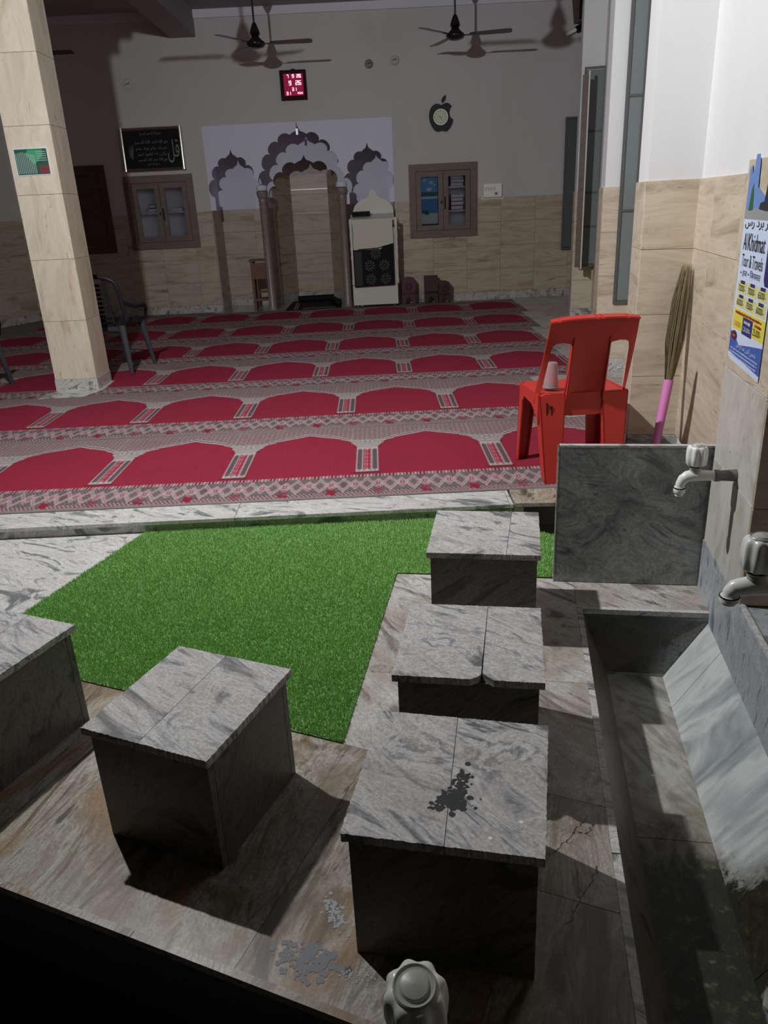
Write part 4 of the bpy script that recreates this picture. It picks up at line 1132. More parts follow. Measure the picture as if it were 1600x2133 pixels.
def crack(pts, seed):
    rnd = random.Random(seed); bm = bmesh.new(); P = []
    for (a, b) in zip(pts, pts[1:]):
        for k in range(12): t_ = k/12; P.append((a[0]+(b[0]-a[0])*t_+rnd.uniform(-.004, .004), a[1]+(b[1]-a[1])*t_+rnd.uniform(-.004, .004)))
    for i, (p, q) in enumerate(zip(P, P[1:])):
        w_ = rnd.uniform(.0005, .0016); bm.faces.new([bm.verts.new((p[0]-w_, p[1], GZ+.0007)), bm.verts.new((p[0]+w_, p[1], GZ+.0007)), bm.verts.new((q[0]+w_, q[1], GZ+.0007)), bm.verts.new((q[0]-w_, q[1], GZ+.0007))])
        if rnd.random() < .5:
            l_ = rnd.uniform(.008, .022); a_ = rnd.uniform(0, 2*pi); e = (p[0]+l_*cos(a_), p[1]+l_*sin(a_))
            bm.faces.new([bm.verts.new((p[0]-.0006, p[1], GZ+.0007)), bm.verts.new((p[0]+.0006, p[1]+.0005, GZ+.0007)), bm.verts.new((e[0], e[1], GZ+.0007))])
    o = obj('crack_line', bm, M_shade_crack, ground)
crack([(.302, 1.234), (.367, 1.29), (.43, 1.358)], 3); crack([(.380, 1.303), (.41, 1.30), (.435, 1.33)], 6); crack([(.309, 1.07), (.358, 1.134), (.414, 1.215)], 8)

# ------------------------------------------------------------------ right trough
tr = thing('wash_trough', 'long marble-lined ablution trough with a sloped side along the right wall', 'trough', tuple(Wp(.43, 1.5, -.31)))
ZT = -.31
V0, V1 = .62, 2.372
obj('end_panel', pr([(TRU0, GZ-.018), (.333, ZT), (.523, ZT), (.65, -.085), (.65, GZ-.018)], V1, V1+.02, plane='xz', fr=Wp), M_panel, tr)
for a, b in ((1.45, V1), (V0, 1.448)):
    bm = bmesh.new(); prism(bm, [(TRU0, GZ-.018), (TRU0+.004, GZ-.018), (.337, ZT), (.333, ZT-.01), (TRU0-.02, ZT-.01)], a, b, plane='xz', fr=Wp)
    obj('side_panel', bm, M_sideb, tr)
for a, b in ((1.62, V1), (V0, 1.618)):
    bm = bmesh.new(); box(bm, .333, .523, a, b, ZT-.02, ZT, fr=Id); o = obj('floor_slab', bm, M_moss, None, M=Matrix.Rotation(-AW, 4, 'Z')); o.parent = tr; o.matrix_parent_inverse = tr.matrix_world.inverted()
def wlocal(name, bm, mat, parent):
    o = obj(name, bm, mat, None, M=Matrix.Rotation(-AW, 4, 'Z')); bpy.context.view_layer.update()
    o.parent = parent; o.matrix_parent_inverse = parent.matrix_world.inverted(); return o
for a, b in ((2.195, V1), (1.24, 2.193), (V0, 1.238)):
    bm = pr([(.523, ZT), (.655, -.085), (.655, -.11), (.535, ZT-.02)], a, b, plane='xz'); wlocal('sloped_slab', bm, M_slope, tr)
bm = bmesh.new(); box(bm, .30, .75, V0-.02, V0, ZT, GZ, fr=Wp); obj('end_panel', bm, M_panel, tr)

# upright marble screen at the trough's end
sc = thing('marble_screen', 'upright grey marble splash slab standing at the far end of the trough', 'slab', tuple(Wp(.4, 2.58, GZ)))
o = obj('screen_slab', bx(.152, .80, 2.570, 2.590, GZ, GZ+.518, fr=Wp, bev=.003), M_panel, sc)
bm = bmesh.new(); box(bm, .150, .80, 2.5695, 2.5905, GZ+.512, GZ+.519, fr=Wp); box(bm, .1495, .154, 2.5695, 2.5905, GZ, GZ+.519, fr=Wp)
obj('pale_edge', bm, M_step, sc)

# left trough below the camera side, its shade put into the colour
tl = thing('wash_trough', 'dark ablution trough in deep shade at the lower left corner', 'trough', tuple(Lp(-.9, .5, -.35)))
bm = bmesh.new(); box(bm, -3.3, -.12, .20, .77, -.40, -.36, fr=Lp); obj('trough_floor', bm, M_shade_crack, tl)
bm = bmesh.new(); box(bm, -3.3, -.12, .786, .7985, -.40, GZ-.0185, fr=Lp); obj('side_panel', bm, M_shade_crack, tl)
bm = bmesh.new(); box(bm, -3.3, -.12, .19, .20, -.40, .25, fr=Lp); obj('wall_slab', bm, M_shade_crack, tl)
lowwall = struct('wall_near', bx(-3.3, -.02, -.10, .18, -.40, .62, fr=Lp), M_shade_crack)  # near-black colour keeps lamp bounce off the stool fronts

# ------------------------------------------------------------------ artificial grass mat
e2 = (Lp(-.785, 1.452).x, Lp(-.785, 1.452).y)
mat_poly = [(-1.075, 3.150), (-1.325, 2.43), (-1.40, 2.192), e2, (Wp(-.432, 2.595).x, Wp(-.432, 2.595).y), (Wp(.152, 2.60).x, Wp(.152, 2.60).y), (Wp(.30, 2.60).x, Wp(.30, 2.60).y), (Wp(.34, 2.88).x, Wp(.34, 2.88).y), (.575, 3.0), (.565, 3.150)]
gm = thing('grass_mat', 'bright green artificial grass mat on the courtyard floor between the stools and the step', 'mat', (-.5, 2.5, GZ))
obj('backing', pr(mat_poly, GZ-.018, GZ+.003), simple('mat_backing', (.14, .28, .07), .8), gm)
def blades(N=210000):
    rng = np.random.default_rng(3)
    P = np.array(mat_poly); mn, mx = P.min(0), P.max(0)
    pts = rng.random((int(N*1.6), 2))*(mx-mn)+mn
    # inside test
    ins = np.zeros(len(pts), bool); j = len(P)-1
    for i in range(len(P)):
        c = ((P[i, 1] > pts[:, 1]) != (P[j, 1] > pts[:, 1])) & (pts[:, 0] < (P[j, 0]-P[i, 0])*(pts[:, 1]-P[i, 1])/(P[j, 1]-P[i, 1]+1e-12)+P[i, 0])
        ins ^= c; j = i
    pts = pts[ins][:N]; n = len(pts)
    a = rng.random(n)*2*pi; h = .007+.006*rng.random(n); wv = .0013+.0008*rng.random(n)
    ln = .004*rng.random(n)+.001; b = rng.random(n)*2*pi
    base = np.column_stack([pts, np.full(n, GZ+.003)])
    d = np.column_stack([np.cos(a)*wv, np.sin(a)*wv, np.zeros(n)])
    tip = base + np.column_stack([np.cos(b)*ln, np.sin(b)*ln, h])
    co = np.stack([base-d, base+d, tip], 1).reshape(-1, 3)
    me = D.meshes.new('grass_pile'); me.vertices.add(len(co)); me.vertices.foreach_set('co', co.astype('f').ravel())
    me.loops.add(n*3); me.loops.foreach_set('vertex_index', np.arange(n*3, dtype='i'))
    me.polygons.add(n); me.polygons.foreach_set('loop_start', np.arange(n, dtype='i')*3); me.update(); me.validate()
    return me
gp = obj('grass_pile', blades(), M_grass, gm); gp['kind'] = 'stuff'

# step end block and drain cover slab behind the first stool
bs = thing('threshold_slab', 'brown stone slab bridging the dark drain gap below the red chair', 'slab', (.7, 3.2, 0))
obj('cover_slab', pr([(.571, 3.150), (.575, 3.345), (.93, 3.36), (.93, 3.120)], -.014, .003), M_rust, bs)
obj('end_block', bx(.568, .612, 3.155, 3.19, GZ-.02, -.014), M_cream, bs)

# ------------------------------------------------------------------ marble wash stools
def stool(F, u0, u1, v0, v1, label, jf, jb, mat=M_stool, chip=False, h=.30, stain=False):
    t = thing('marble_stool', label, 'stool', tuple(F((u0+u1)/2, (v0+v1)/2, GZ)), 0, 'marble stools along the wash troughs')
    zt = GZ+h; th = .018
    xf, xb = u0+(u1-u0)*jf, u0+(u1-u0)*jb
    def rough(p, q, n=50, amp=.0011):
        out = []
        for k in range(n):
            f = k/n; out.append((p[0]+(q[0]-p[0])*f+random.uniform(-amp, amp), p[1]+(q[1]-p[1])*f+random.uniform(-amp, amp)))
        return out
    fl = rough((u0, v0), (xf-.0006, v0)); fr2 = rough((xf+.0006, v0), (u1, v0))
    if chip:
        fl = [p for p in fl if p[0] < xf-.03] + [(xf-.026, v0+.002), (xf-.012, v0+.012)]
        fr2 = [(xf+.008, v0+.014), (xf+.02, v0+.003)] + [p for p in fr2 if p[0] > xf+.024]
    left = fl + ([(xf-.006, v0+.022)] if chip else [(xf-.0006, v0)]) + [(xb-.0006, v1)] + rough((xb, v1), (u0, v1)) + rough((u0, v1), (u0, v0))
    right = fr2 + rough((u1, v0), (u1, v1)) + rough((u1, v1), (xb+.0006, v1)) + [(xb+.0006, v1)] + ([(xf-.003, v0+.024)] if chip else [(xf+.0006, v0)])
    obj('top_slab', pr(left, zt-th, zt, fr=F), mat, t); obj('top_slab', pr(right, zt-th, zt, fr=F), mat, t)
    i = .011; zb_ = zt-th
    obj('front_panel', bx(u0+i, u1-i, v0+i, v0+i+.02, GZ, zb_, fr=F, bev=.0008), M_side_shade, t)
    obj('back_panel', bx(u0+i, u1-i, v1-i-.02, v1-i, GZ, zb_, fr=F, bev=.0008), M_side_shade, t)
    obj('side_panel', bx(u0+i, u0+i+.02, v0+i+.0205, v1-i-.0205, GZ, zb_, fr=F, bev=.0008), M_side_shade, t)
    obj('side_panel', bx(u1-i-.02, u1-i, v0+i+.0205, v1-i-.0205, GZ, zb_, fr=F, bev=.0008), M_side_shade, t)
    if stain:
        rnd = random.Random(5); bm = bmesh.new(); zz = zt+.0001
        def disc(cu, cv, r_, hh):
            vs_ = [bm.verts.new(F(cu+r_*cos(2*pi*k/9)*(1+rnd.uniform(-.3, .3)), cv+r_*sin(2*pi*k/9)*(1+rnd.uniform(-.3, .3)), zz+hh)) for k in range(9)]
            bm.faces.new(vs_)
        for k in range(170):
            t_ = rnd.random()**1.3; cu = xf+.004+t_*.010+rnd.gauss(0, .012+.006*(1-t_)-.007*t_); cv = v0+.092+t_*.092+rnd.gauss(0, .004)
            disc(cu, cv, rnd.uniform(.0015, .0052), k*1e-6)
        for k in range(40): disc(xf+.002+rnd.gauss(0, .013), v0+.102+rnd.gauss(0, .009), rnd.uniform(.004, .007), .0002+k*1e-6)
        for k in range(16): disc(xf-.022-k*.0012+rnd.gauss(0, .001), v0+.085-.002*sin(k), .002, .0003+k*1e-6)
        ob_ = obj('wet_stain', bm, simple('wet_dark', (.05, .055, .055), .14), t); ob_['kind'] = 'stuff'
        for (a, b, r_) in ((xf-.02, v0+.085, .008), (xf+.075, v0+.03, .004), (xf+.125, v0+.075, .004), (xf+.018, v0+.21, .006)):
            obj('fleck', pr(circ(a, b, r_, 8), zt, zt+.0006, fr=F), M_white_pl if a > xf+.06 else simple('wet_dark', (.055, .06, .06), .12), t)
    return t
stool(Wp, -.262, .088, 2.148, 2.50, 'farthest marble stool, beside the upright grey slab', .70, .74)
stool(Wp, -.268, .078, 1.478, 1.821, 'middle marble stool of the right row, chipped at its front joint', .605, .60, M_knot2, chip=True)
def F3(u, v, z=0):
    # the nearest one stands slightly askew
    du, dv = u+.105, v-1.16; a = rad(-2.6); return Wp(-.105+du*cos(a)-dv*sin(a), 1.16+du*sin(a)+dv*cos(a), z)
stool(F3, -.278, .072, .985, 1.335, 'nearest marble stool of the right row, with a dark wet stain on top', .52, .47, M_knot3, stain=True)
stool(Lp, -1.160, -.838, .978, 1.322, 'marble stool standing alone in front of the grass mat, left of centre', .47, .44)
stool(Lp, -1.825, -1.500, .978, 1.322, 'marble stool cut by the left edge of the picture', .5, .5)

# ------------------------------------------------------------------ taps
def tap(pos, ang, label, pipe_len=.07, sc=1.0, tilt=0, drop=.9):
    """pos: centre of the knob axis at body height; outlet towards local -X... wall on +X"""
    t = thing('water_tap', label, 'tap', pos, ang, 'white plastic taps')
    t.scale = (sc,)*3; t.rotation_euler = (0, rad(tilt), ang)
    ns = 56
    bm = bmesh.new()
    prof = [(.029, .031), (.0325, .034), (.0345, .060), (.0338, .080), (.0325, .089), (.029, .0955), (.0228, .0975)]
    lathe(bm, prof, ns, flute=.13, nf=8)
    k = smooth(local('knob', bm, M_white_pl, t), 50)
    bm = bmesh.new(); lathe(bm, [(.0225, .0965), (.0225, .099), (.021, .1005), (.019, .0985), (.016, .0985), (.014, .1015), (.006, .1035), (.0, .104)], 32); smooth(local('knob_cap', bm, M_cap, t), 40)
    bm = bmesh.new(); lathe(bm, [(.016, .0), (.018, .010), (.018, .02), (.022, .024), (.022, .030), (.02, .033)], 20); smooth(local('bonnet', bm, M_neck, t), 40)
    bm = bmesh.new(); tube(bm, [(.075, 0, -.006), (.02, 0, -.006), (-.006, 0, -.005), (-.024, 0, -.010), (-.036, 0, -.022*drop), (-.043, 0, -.040*drop), (-.044, 0, -.052*drop)], [.0165, .0175, .0195, .0185, .017, .015, .0145], 16); smooth(local('body', bm, M_white_pl, t), 60)
    bm = bmesh.new(); lathe(bm, [(a_, b_*drop) for a_, b_ in ((.0175, -.052), (.019, -.055), (.019, -.072), (.017, -.075), (.013, -.077), (.013, -.086), (.010, -.088))], 18, Matrix.Translation((-.044, 0, 0))); smooth(local('nozzle', bm, M_white_pl, t), 40)
    bm = bmesh.new(); lathe(bm, [(.0232, .0262), (.0236, .0290), (.0232, .0318)], 20); local('washer', bm, M_blackm, t)
    bm = bmesh.new(); lathe(bm, [(.0195, -.0525*drop), (.0198, -.0545*drop), (.0195, -.0565*drop)], 18, Matrix.Translation((-.044, 0, 0))); local('nozzle_ring', bm, M_blackm, t)
    bm = bmesh.new(); tube(bm, [(.062, 0, -.006), (.075, 0, -.006), (.080, .0, -.006), (.11, 0, -.005), (.075+pipe_len, 0, -.005)], [.020, .020, .0175, .019, .021], 12); smooth(local('pipe', bm, M_pipe, t), 50)
    return t
M_cap = simple('tap_cap', (.50, .50, .44), .3); M_neck = simple('tap_neck', (.42, .41, .36), .4)
tap(tuple(Wp(.533, 2.275, .468)), -AW, 'white plastic tap with a corroded pipe, in front of the upright slab', .055, .9)
tap(tuple(Wp(.412, 1.255, .622)), -AW, 'white plastic tap cut by the right edge, above the trough', 1.08, .88, 0, .55)
tap(tuple(Lp(-.207, .498, .447)), rad(-100), 'white plastic tap seen from above at the bottom of the picture', .20, .98, 10)

# ------------------------------------------------------------------ broom
br = thing('broom', 'grass broom standing bristles up in the corner with a pink plastic handle', 'broom', tuple(Wp(.74, 3.80, 0)))
hb = Wp(.66, 3.70, .004); hm = Wp(.725, 3.80, .415); tp = Wp(.775, 3.88, .93)
import sys
bm = bmesh.new(); tube(bm, [hb, hm], [.018, .023], 14); smooth(obj('handle', bm, M_pink, br), 50)
bm = bmesh.new(); rnd = random.Random(2)
ax = (hm-hb).normalized(); sd = Wp(1, 0, 0)-Wp(0, 0, 0)
for k in range(420):
    r0 = .018*math.sqrt(rnd.random()); a = rnd.random()*2*pi; r1 = .046*math.sqrt(rnd.random())+.002
    o0 = Vector((cos(a)*r0, sin(a)*r0, 0)); o1 = Vector((cos(a)*r1*.95, sin(a)*r1*.6, 0))
    ln = 1-rnd.random()**2*.35
    p0 = hm - ax*.02 + o0; p3 = tp + o1*.62 + Vector((0, 0, rnd.uniform(-.03, .01))); p1 = hm.lerp(tp, .35) + o1*1.05; p2 = hm.lerp(tp, .72) + o1
    P = [p0, p1, p2, p3]
    if ln < .9: P[3] = p2.lerp(p3, rnd.random())
    w_ = .0011; q = Vector((cos(a+1.2), sin(a+1.2), 0))*w_
    vs_ = [(bm.verts.new(p-q*(1-.2*i)), bm.verts.new(p+q*(1-.2*i))) for i, p in enumerate(P)]
    for (a0, a1), (b0, b1) in zip(vs_, vs_[1:]): bm.faces.new((a0, a1, b1, b0))
bo = obj('bristles', bm, wood('broom_grass', (.14, .105, .045), (.27, .21, .10), .8, (30, 30, 3)), br); bo['kind'] = 'stuff'

# ------------------------------------------------------------------ red plastic chair
def bool_cut(o, cutters):
    for c in cutters:
        m = o.modifiers.new('b', 'BOOLEAN'); m.object = c; m.operation = 'DIFFERENCE'; m.solver = 'EXACT'
    bpy.context.view_layer.update()
    me = D.meshes.new_from_object(o.evaluated_get(bpy.context.evaluated_depsgraph_get()))
    o.modifiers.clear(); o.data = me
    for c in cutters: D.objects.remove(c)
rc = thing('plastic_chair', 'red plastic chair seen from behind with two openings in its back', 'chair', (0, 0, 0))
def back_s(s, z):
    """outer (rear) surface of the backrest; s -1..1, z height -> local xyz (y negative is rear)"""
    t_ = (z-.36)/.40
    hw = .205 - .012*t_
    bulge = .05*(1-abs(s)**2.2)*min(1, max(0, t_))        # concave: the middle bends rearwards near the top
    mid = .05*(1-min(1, abs(s)/.45)**2)*max(0, 1-abs(t_-.25)*1.7)   # middle panel bellies forward lower down
    return Vector((s*hw*(1+.05*(1-t_)*abs(s)), -.165 - .115*t_ + bulge*.30 + mid*.35 + .07*abs(s)**5*max(0, 1-t_)**1.4, z))
bm = bmesh.new(); NS, NZ = 48, 40
zt_ = lambda s: .765 - .012*abs(s)**3
g0 = []; g1 = []
for j in range(NZ+1):
    r0, r1 = [], []
    for i in range(NS+1):
        s = -1+2*i/NS; z = .36+(zt_(s)-.36)*j/NZ; p = back_s(s, z)
        r0.append(bm.verts.new(p)); r1.append(bm.verts.new(p+Vector((0, .009 + (.014 if j == NZ else 0), .0))))
    g0.append(r0); g1.append(r1)
for j in range(NZ):
    for i in range(NS):
        bm.faces.new((g0[j][i], g0[j][i+1], g0[j+1][i+1], g0[j+1][i])); bm.faces.new((g1[j][i+1], g1[j][i], g1[j+1][i], g1[j+1][i+1]))
for j in range(NZ):
    bm.faces.new((g1[j][0], g0[j][0], g0[j+1][0], g1[j+1][0])); bm.faces.new((g0[j][NS], g1[j][NS], g1[j+1][NS], g0[j+1][NS]))
for i in range(NS):
    bm.faces.new((g0[NZ][i], g0[NZ][i+1], g1[NZ][i+1], g1[NZ][i])); bm.faces.new((g0[0][i+1], g0[0][i], g1[0][i], g1[0][i+1]))
bmesh.ops.recalc_face_normals(bm, faces=bm.faces)
bk = obj('backrest', bm, M_red)
def rrect(x0, x1, z0, z1, r, tilt=0, cut_low=None):
    pts = []
    for (cx, cz, a0, rr) in ((x1-r, z1-r, 0, r), (x0+r*1.4, z1-r*1.4, 90, r*1.4), (x0+.01, z0+.01, 180, .01), (x1-.01, z0+.01, 270, .01)):
        for k in range(6): a = rad(a0+90*k/5); pts.append((cx+rr*cos(a), cz+rr*sin(a)))
    return pts
cuts = []
for sg in (-1, 1):
    P = [(.080, .385), (.082, .50), (.078, .60), (.081, .632), (.092, .645), (.125, .652), (.155, .650), (.170, .640), (.177, .612), (.186, .50), (.193, .41), (.191, .385)]
    if sg < 0: P = [(-x, z) for x, z in reversed(P)]
    cuts.append(obj('cut', pr(P, -.5, .3, plane='xz'), None))
cuts.append(obj('cut', pr([(-.165, .30), (-.082, .30), (-.082, .388), (-.165, .388)][::1], -.5, .3, plane='xz'), None))
cuts.append(obj('cut', pr([(.082, .30), (.165, .30), (.165, .388), (.082, .388)], -.5, .3, plane='xz'), None))
bool_cut(bk, cuts)
smooth(bk, 35); bk.parent = rc
bm = bmesh.new()
for i in range(NS):
    s0, s1 = -1+2*i/NS, -1+2*(i+1)/NS
    a, b = back_s(s0, zt_(s0)), back_s(s1, zt_(s1))
    vs_ = [bm.verts.new(p) for p in (a+Vector((0, -.008-.024*(1-s0*s0), -.003)), b+Vector((0, -.008-.024*(1-s1*s1), -.003)), b+Vector((0, .020, .004)), a+Vector((0, .020, .004)))]
    vt = [bm.verts.new(v.co+Vector((0, 0, -.007))) for v in vs_]
    bm.faces.new(vs_); bm.faces.new(list(reversed(vt)))
    for k in range(4): bm.faces.new((vs_[k], vt[k], vt[(k+1) % 4], vs_[(k+1) % 4]))
bmesh.ops.remove_doubles(bm, verts=bm.verts, dist=.0002); bmesh.ops.recalc_face_normals(bm, faces=bm.faces)
smooth(local('top_rim', bm, M_red, rc), 50)
# ribs beside the middle panel
for sg in (-1, 1):
    bm = bmesh.new()
    P = []
    for k in range(9):
        z = .31+k*.045; p = back_s(sg*.41, max(.36, z)); P.append((p.x, p.y-.015+.001*k, z))
    for (a, b) in zip(P, P[1:]):
        pass
    n = len(P); A = [bm.verts.new((x+sg*.0, y, z)) for x, y, z in P]; B_ = [bm.verts.new((x+sg*.0, y+.04, z)) for x, y, z in P]
    A2 = [bm.verts.new((x+.005, y, z)) for x, y, z in P]; B2 = [bm.verts.new((x+.005, y+.04, z)) for x, y, z in P]
    for k in range(n-1):
        for (p_, q_) in ((A, B_), (B_, B2), (B2, A2), (A2, A)): bm.faces.new((p_[k], q_[k], q_[k+1], p_[k+1]))
    bm.faces.new((A[0], A2[0], B2[0], B_[0])); bm.faces.new((A[-1], B_[-1], B2[-1], A2[-1]))
    bmesh.ops.recalc_face_normals(bm, faces=bm.faces); local('rib', bm, M_red, rc)
# seat
bm = bmesh.new(); NX, NY = 16, 14; top = []; bot = []
def seat_pt(i, j):
    fx, fy = -1+2*i/NX, j/NY; y = -.17+.35*fy; hw = .203+.004*fy; hw -= .02*max(0, (fy-.85)/.15)**2
    x = fx*hw; z = .412 - .018*(1-fx**2)*(1-(2*fy-1)**2) - (.012*max(0, (abs(fx)-.88)/.12)) - .015*max(0, (fy-.9)/.1)
    return Vector((x, y, z))
T_ = [[bm.verts.new(seat_pt(i, j)) for i in range(NX+1)] for j in range(NY+1)]
B_ = [[bm.verts.new(seat_pt(i, j)-Vector((0, 0, .008))) for i in range(NX+1)] for j in range(NY+1)]
for j in range(NY):
    for i in range(NX):
        bm.faces.new((T_[j][i], T_[j][i+1], T_[j+1][i+1], T_[j+1][i])); bm.faces.new((B_[j][i+1], B_[j][i], B_[j+1][i], B_[j+1][i+1]))
loop = [(j, 0) for j in range(NY)] + [(NY, i) for i in range(NX)] + [(j, NX) for j in range(NY, 0, -1)] + [(0, i) for i in range(NX, 0, -1)]
for (a, b), (c_, d_) in zip(loop, loop[1:]+loop[:1]):
    bm.faces.new((T_[a][b], T_[c_][d_], B_[c_][d_], B_[a][b]))
bmesh.ops.recalc_face_normals(bm, faces=bm.faces); smooth(local('seat', bm, M_red, rc), 50)
# aprons: rear, sides, front
bm = pr([(-.15, .412), (-.15, .318), (-.06, .306), (.06, .306), (.15, .318), (.15, .412)], -.172, -.165, plane='xz'); local('rear_apron', bm, M_red, rc)
for sg in (-1, 1):
    bm = pr([(-.165, .41), (-.165, .27), (-.13, .31), (-.05, .345), (.08, .35), (.14, .30), (.18, .40)], sg*.206-.004, sg*.206+.004, plane='yz'); local('side_apron', bm, M_red, rc)
bm = pr([(-.19, .395), (-.16, .36), (.16, .36), (.19, .395)], .172, .178, plane='xz'); local('front_apron', bm, M_red, rc)
def channel(tx0, tx1, ty0, ty1, bx0, bx1, by0, by1, zt, open_in=1, th=.006):
    """tapered angle leg: two walls, outer x side and outer y side"""
    bm = bmesh.new()
    def wallp(t4, b4):
        vt = [bm.verts.new((x, y, zt)) for x, y in t4]; vb = [bm.verts.new((x, y, 0.0)) for x, y in b4]
        bm.faces.new(vt); bm.faces.new(list(reversed(vb)))
        for k in range(4): bm.faces.new((vt[k], vb[k], vb[(k+1) % 4], vt[(k+1) % 4]))
    wallp([(tx0, ty0), (tx1, ty0), (tx1, ty0+th*open_in), (tx0, ty0+th*open_in)], [(bx0, by0), (bx1, by0), (bx1, by0+th*open_in), (bx0, by0+th*open_in)])
    s = th if tx1 > tx0 else -th
    wallp([(tx0, ty0), (tx0+s, ty0), (tx0+s, ty1), (tx0, ty1)], [(bx0, by0), (bx0+s, by0), (bx0+s, by1), (bx0, by1)])
    wallp([(tx1-s, ty0), (tx1, ty0), (tx1, ty0+(ty1-ty0)*.5), (tx1-s, ty0+(ty1-ty0)*.5)], [(bx1-s, by0), (bx1, by0), (bx1, by0+(by1-by0)*.5), (bx1-s, by0+(by1-by0)*.5)])
    bmesh.ops.recalc_face_normals(bm, faces=bm.faces)
    return bm
for sg in (-1, 1):
    lg = local('leg', channel(sg*.207, sg*.085, -.175, -.09, sg*.182, sg*.105, -.225, -.165, .405), M_red, rc)
    lf = local('leg', channel(sg*.207, sg*.125, .178, .11, sg*.215, sg*.155, .205, .16, .40, -1), M_red, rc)
# two dark slots in the rear left leg
for dx, z0_, z1_ in ((-.172, .315, .375), (-.150, .305, .36)):
    local('slot', bx(dx-.0022, dx+.0022, -.186, -.176, z0_, z1_), M_blackm, rc)
rc.location = (.915, 3.60, .0085); rc.rotation_euler = (0, 0, rad(4))

# plastic cup on the seat
cp = thing('plastic_cup', 'translucent upturned plastic tumbler on the seat of the red chair', 'cup', (.80, 3.545, .424))
M_cupm = simple('clear_plastic', (.62, .50, .52), .25, trans=.6)
bm = bmesh.new(); lathe(bm, [(.036, 0), (.0355, .002), (.029, .112), (.027, .116), (.0, .117)], 28)
o = smooth(local('cup_body', bm, M_cupm, cp), 40)
bm = bmesh.new(); lathe(bm, [(.0365, 0), (.0385, .001), (.0385, .005), (.036, .006)], 28); local('cup_rim', bm, M_cupm, cp)

# ------------------------------------------------------------------ wall poster
po = thing('wall_poster', 'blue and yellow travel poster pasted on the tiled pilaster above the tap', 'poster', tuple(Wp(UP, 2.34, 1.05)))
# poster frame: x 0..0.33 runs from far to near, z up
MP = Matrix.Translation(Wp(UP-.002, 2.512, 0)) @ Matrix.Rotation(-AW-pi/2, 4, 'Z')
PW = .326
def pp(name, pts, mat, lay):
    bm = pr(pts, -.0004*lay-.0006, -.0004*lay, plane='xz'); bmesh.ops.transform(bm, matrix=MP, verts=bm.verts); return obj(name, bm, mat, po)
def prc(name, x0, x1, z0, z1, mat, lay): return pp(name, [(x0, z0), (x1, z0), (x1, z1), (x0, z1)], mat, lay)
def ptx(s, x, z, w_, h_, mat, lay=4): return put_text('printed_text', s, mat, po, MP, x, z, w_, h_, y=-.0004*lay-.0008)
M_pw = simple('poster_white', (.60, .68, .84), .45); M_pnavy = simple('poster_navy', (.03, .03, .14), .45); M_pblue = simple('poster_blue', (.05, .12, .42), .45)
M_psky = simple('poster_sky', (.16, .26, .55), .45); M_pyel = simple('poster_yellow', (.72, .62, .08), .45); M_pyelp = simple('poster_pale_yellow', (.66, .62, .22), .45)
M_pgreen = simple('poster_green', (.03, .12, .05), .5); M_pdark = simple('poster_dark', (.03, .03, .04), .5); M_pred = simple('poster_red', (.35, .05, .04), .5); M_pori = simple('poster_orange', (.55, .25, .05), .5)
pp('sheet', [(0, .775), (.03, .768), (PW, .760), (PW, 1.19), (.0, 1.19)], M_pw, 1)
pp('sky_print', [(.0, 1.185), (PW, 1.185), (PW, 1.215), (.16, 1.23), (.10, 1.25), (.095, 1.31), (.085, 1.335), (.05, 1.335), (.045, 1.30), (.03, 1.285), (.02, 1.31), (.0, 1.30)], M_psky, 1)
pp('tree_print', [(.03, 1.19), (.075, 1.19), (.068, 1.23), (.056, 1.262), (.042, 1.245)], M_pgreen, 2)
pp('minaret_print', [(.13, 1.19), (.30, 1.19), (.28, 1.215), (.22, 1.22), (.215, 1.25), (.205, 1.285), (.20, 1.31), (.194, 1.285), (.185, 1.25), (.175, 1.215), (.14, 1.21)], M_pdark, 2)
pp('grove_print', [(0, 1.168), (PW, 1.168), (PW, 1.195), (.2, 1.19), (.1, 1.197), (.05, 1.188), (0, 1.195)], simple('poster_grey', (.30, .30, .30), .5), 3)
ptx(arab('زدر برد رس') , .02, 1.142, .27, .026, M_pdark)
ptx('Al', .025, 1.085, .035, .046, M_pdark); ptx('Khidmat', .072, 1.085, .165, .046, M_pdark)
ptx('Tour', .03, 1.040, .066, .034, M_pdark); ptx('&', .108, 1.040, .02, .034, M_pdark); ptx('Travels', .137, 1.040, .10, .034, M_pdark)
ptx('\u2022 \u0939\u091c \u2022 \u093f\u091c\u093c\u092f\u093e\u0930\u0924', .03, 1.010, .20, .025, M_pnavy)
pp('navy_badge', [(.262, 1.02), (.275, 1.005), (PW, 1.005), (PW, 1.125), (.275, 1.125), (.262, 1.11)], M_pnavy, 3)
ptx('\u0939\u091c', .282, 1.06, .035, .03, M_pw)
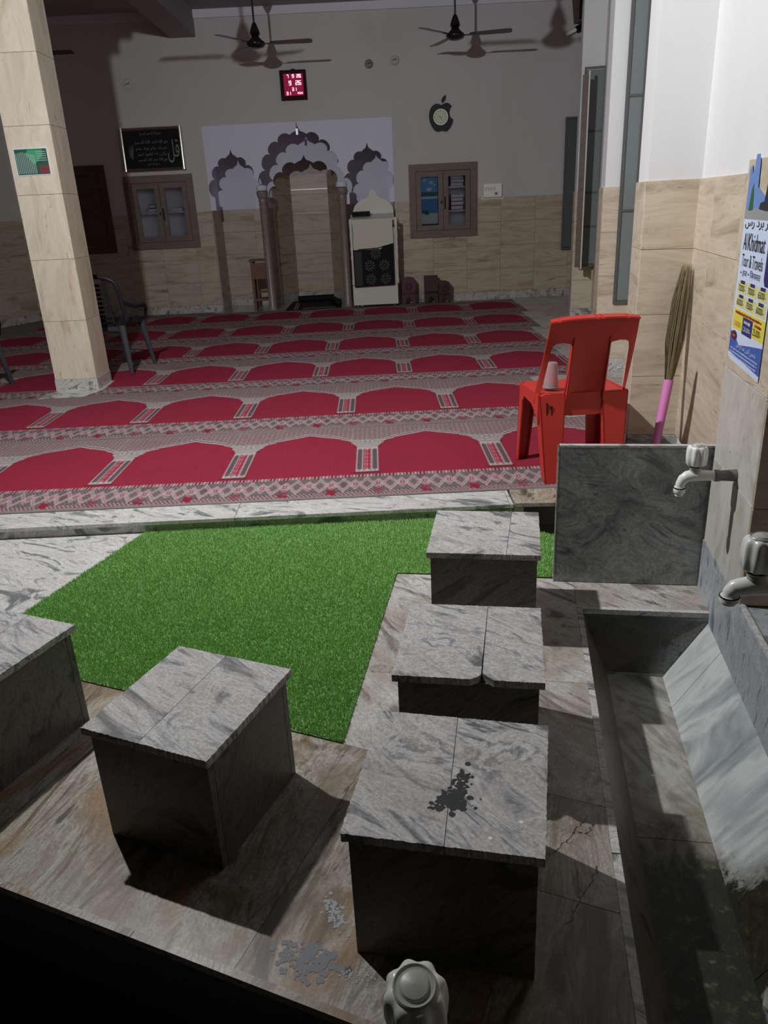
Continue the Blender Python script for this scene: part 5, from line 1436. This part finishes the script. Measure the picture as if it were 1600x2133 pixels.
rows = [(.965, ('72000/-', '70000/-', '65000/-')), (.925, ('60000/-', '75000/-', '60000/-'))]
for z, vals in rows:
    for k, v_ in enumerate(vals):
        prc('price_box', .022+k*.1, .112+k*.1, z, z+.034, M_pyelp, 2); prc('price_tab', .045+k*.1, .09+k*.1, z+.027, z+.036, M_pnavy, 3)
        ptx(v_, .03+k*.1, z+.006, .07, .018, M_pdark)
pp('yellow_panel', [(.012, .862), (PW, .862), (PW, .920), (.012, .920)], M_pyel, 2)
prc('offer_badge', .115, .215, .858, .905, M_pnavy, 3)
ptx('1,20,000/-', .124, .866, .082, .015, M_pw)
ptx('25,000/-', .225, .868, .075, .022, M_pdark); ptx('1,10,000/-', .025, .868, .08, .018, M_pori)
pp('blue_panel', [(.0, .852), (.05, .842), (.10, .822), (.20, .835), (PW, .850), (PW, .775), (.0, .790)], M_pblue, 2)
pp('round_badge', [(.042+.032*cos(rad(30*k)), .842+.014*sin(rad(30*k))) for k in range(12)], simple('badge_maroon', (.10, .02, .05), .4), 3)
ptx(arab('شمس الدين عبد الرحمن'), .08, .812, .2, .018, M_pw)
rnd = random.Random(8)
def fine_print(x, z, w_, h_, mat):      # print too small to read: a row of tiny strokes
    bm = bmesh.new(); x1 = x+w_
    while x < x1:
        d_ = rnd.uniform(.002, .005); box(bm, x, x+d_, -.0026, -.0022, z+rnd.uniform(0, h_*.3), z+h_*rnd.uniform(.7, 1)); x += d_+rnd.uniform(.001, .003)
    bmesh.ops.transform(bm, matrix=MP, verts=bm.verts); o = obj('fine_print', bm, mat, po); o['kind'] = 'stuff'
for k in range(3): fine_print(.02, .802-k*.010, .28, .005, M_pw)
fine_print(.03, .906, .26, .009, M_pred); fine_print(.235, .893, .06, .009, M_pred); fine_print(.028, .838, .028, .008, M_pori); fine_print(.13, .888, .065, .010, M_pw)
bm = bmesh.new(); lathe(bm, [(.006, 0), (.007, .004), (.0, .006)], 8, Matrix.Translation(Wp(UP-.002, 2.508, .778)) @ Matrix.Rotation(rad(90), 4, 'Y')); obj('paste_lump', bm, M_white_pl, po)
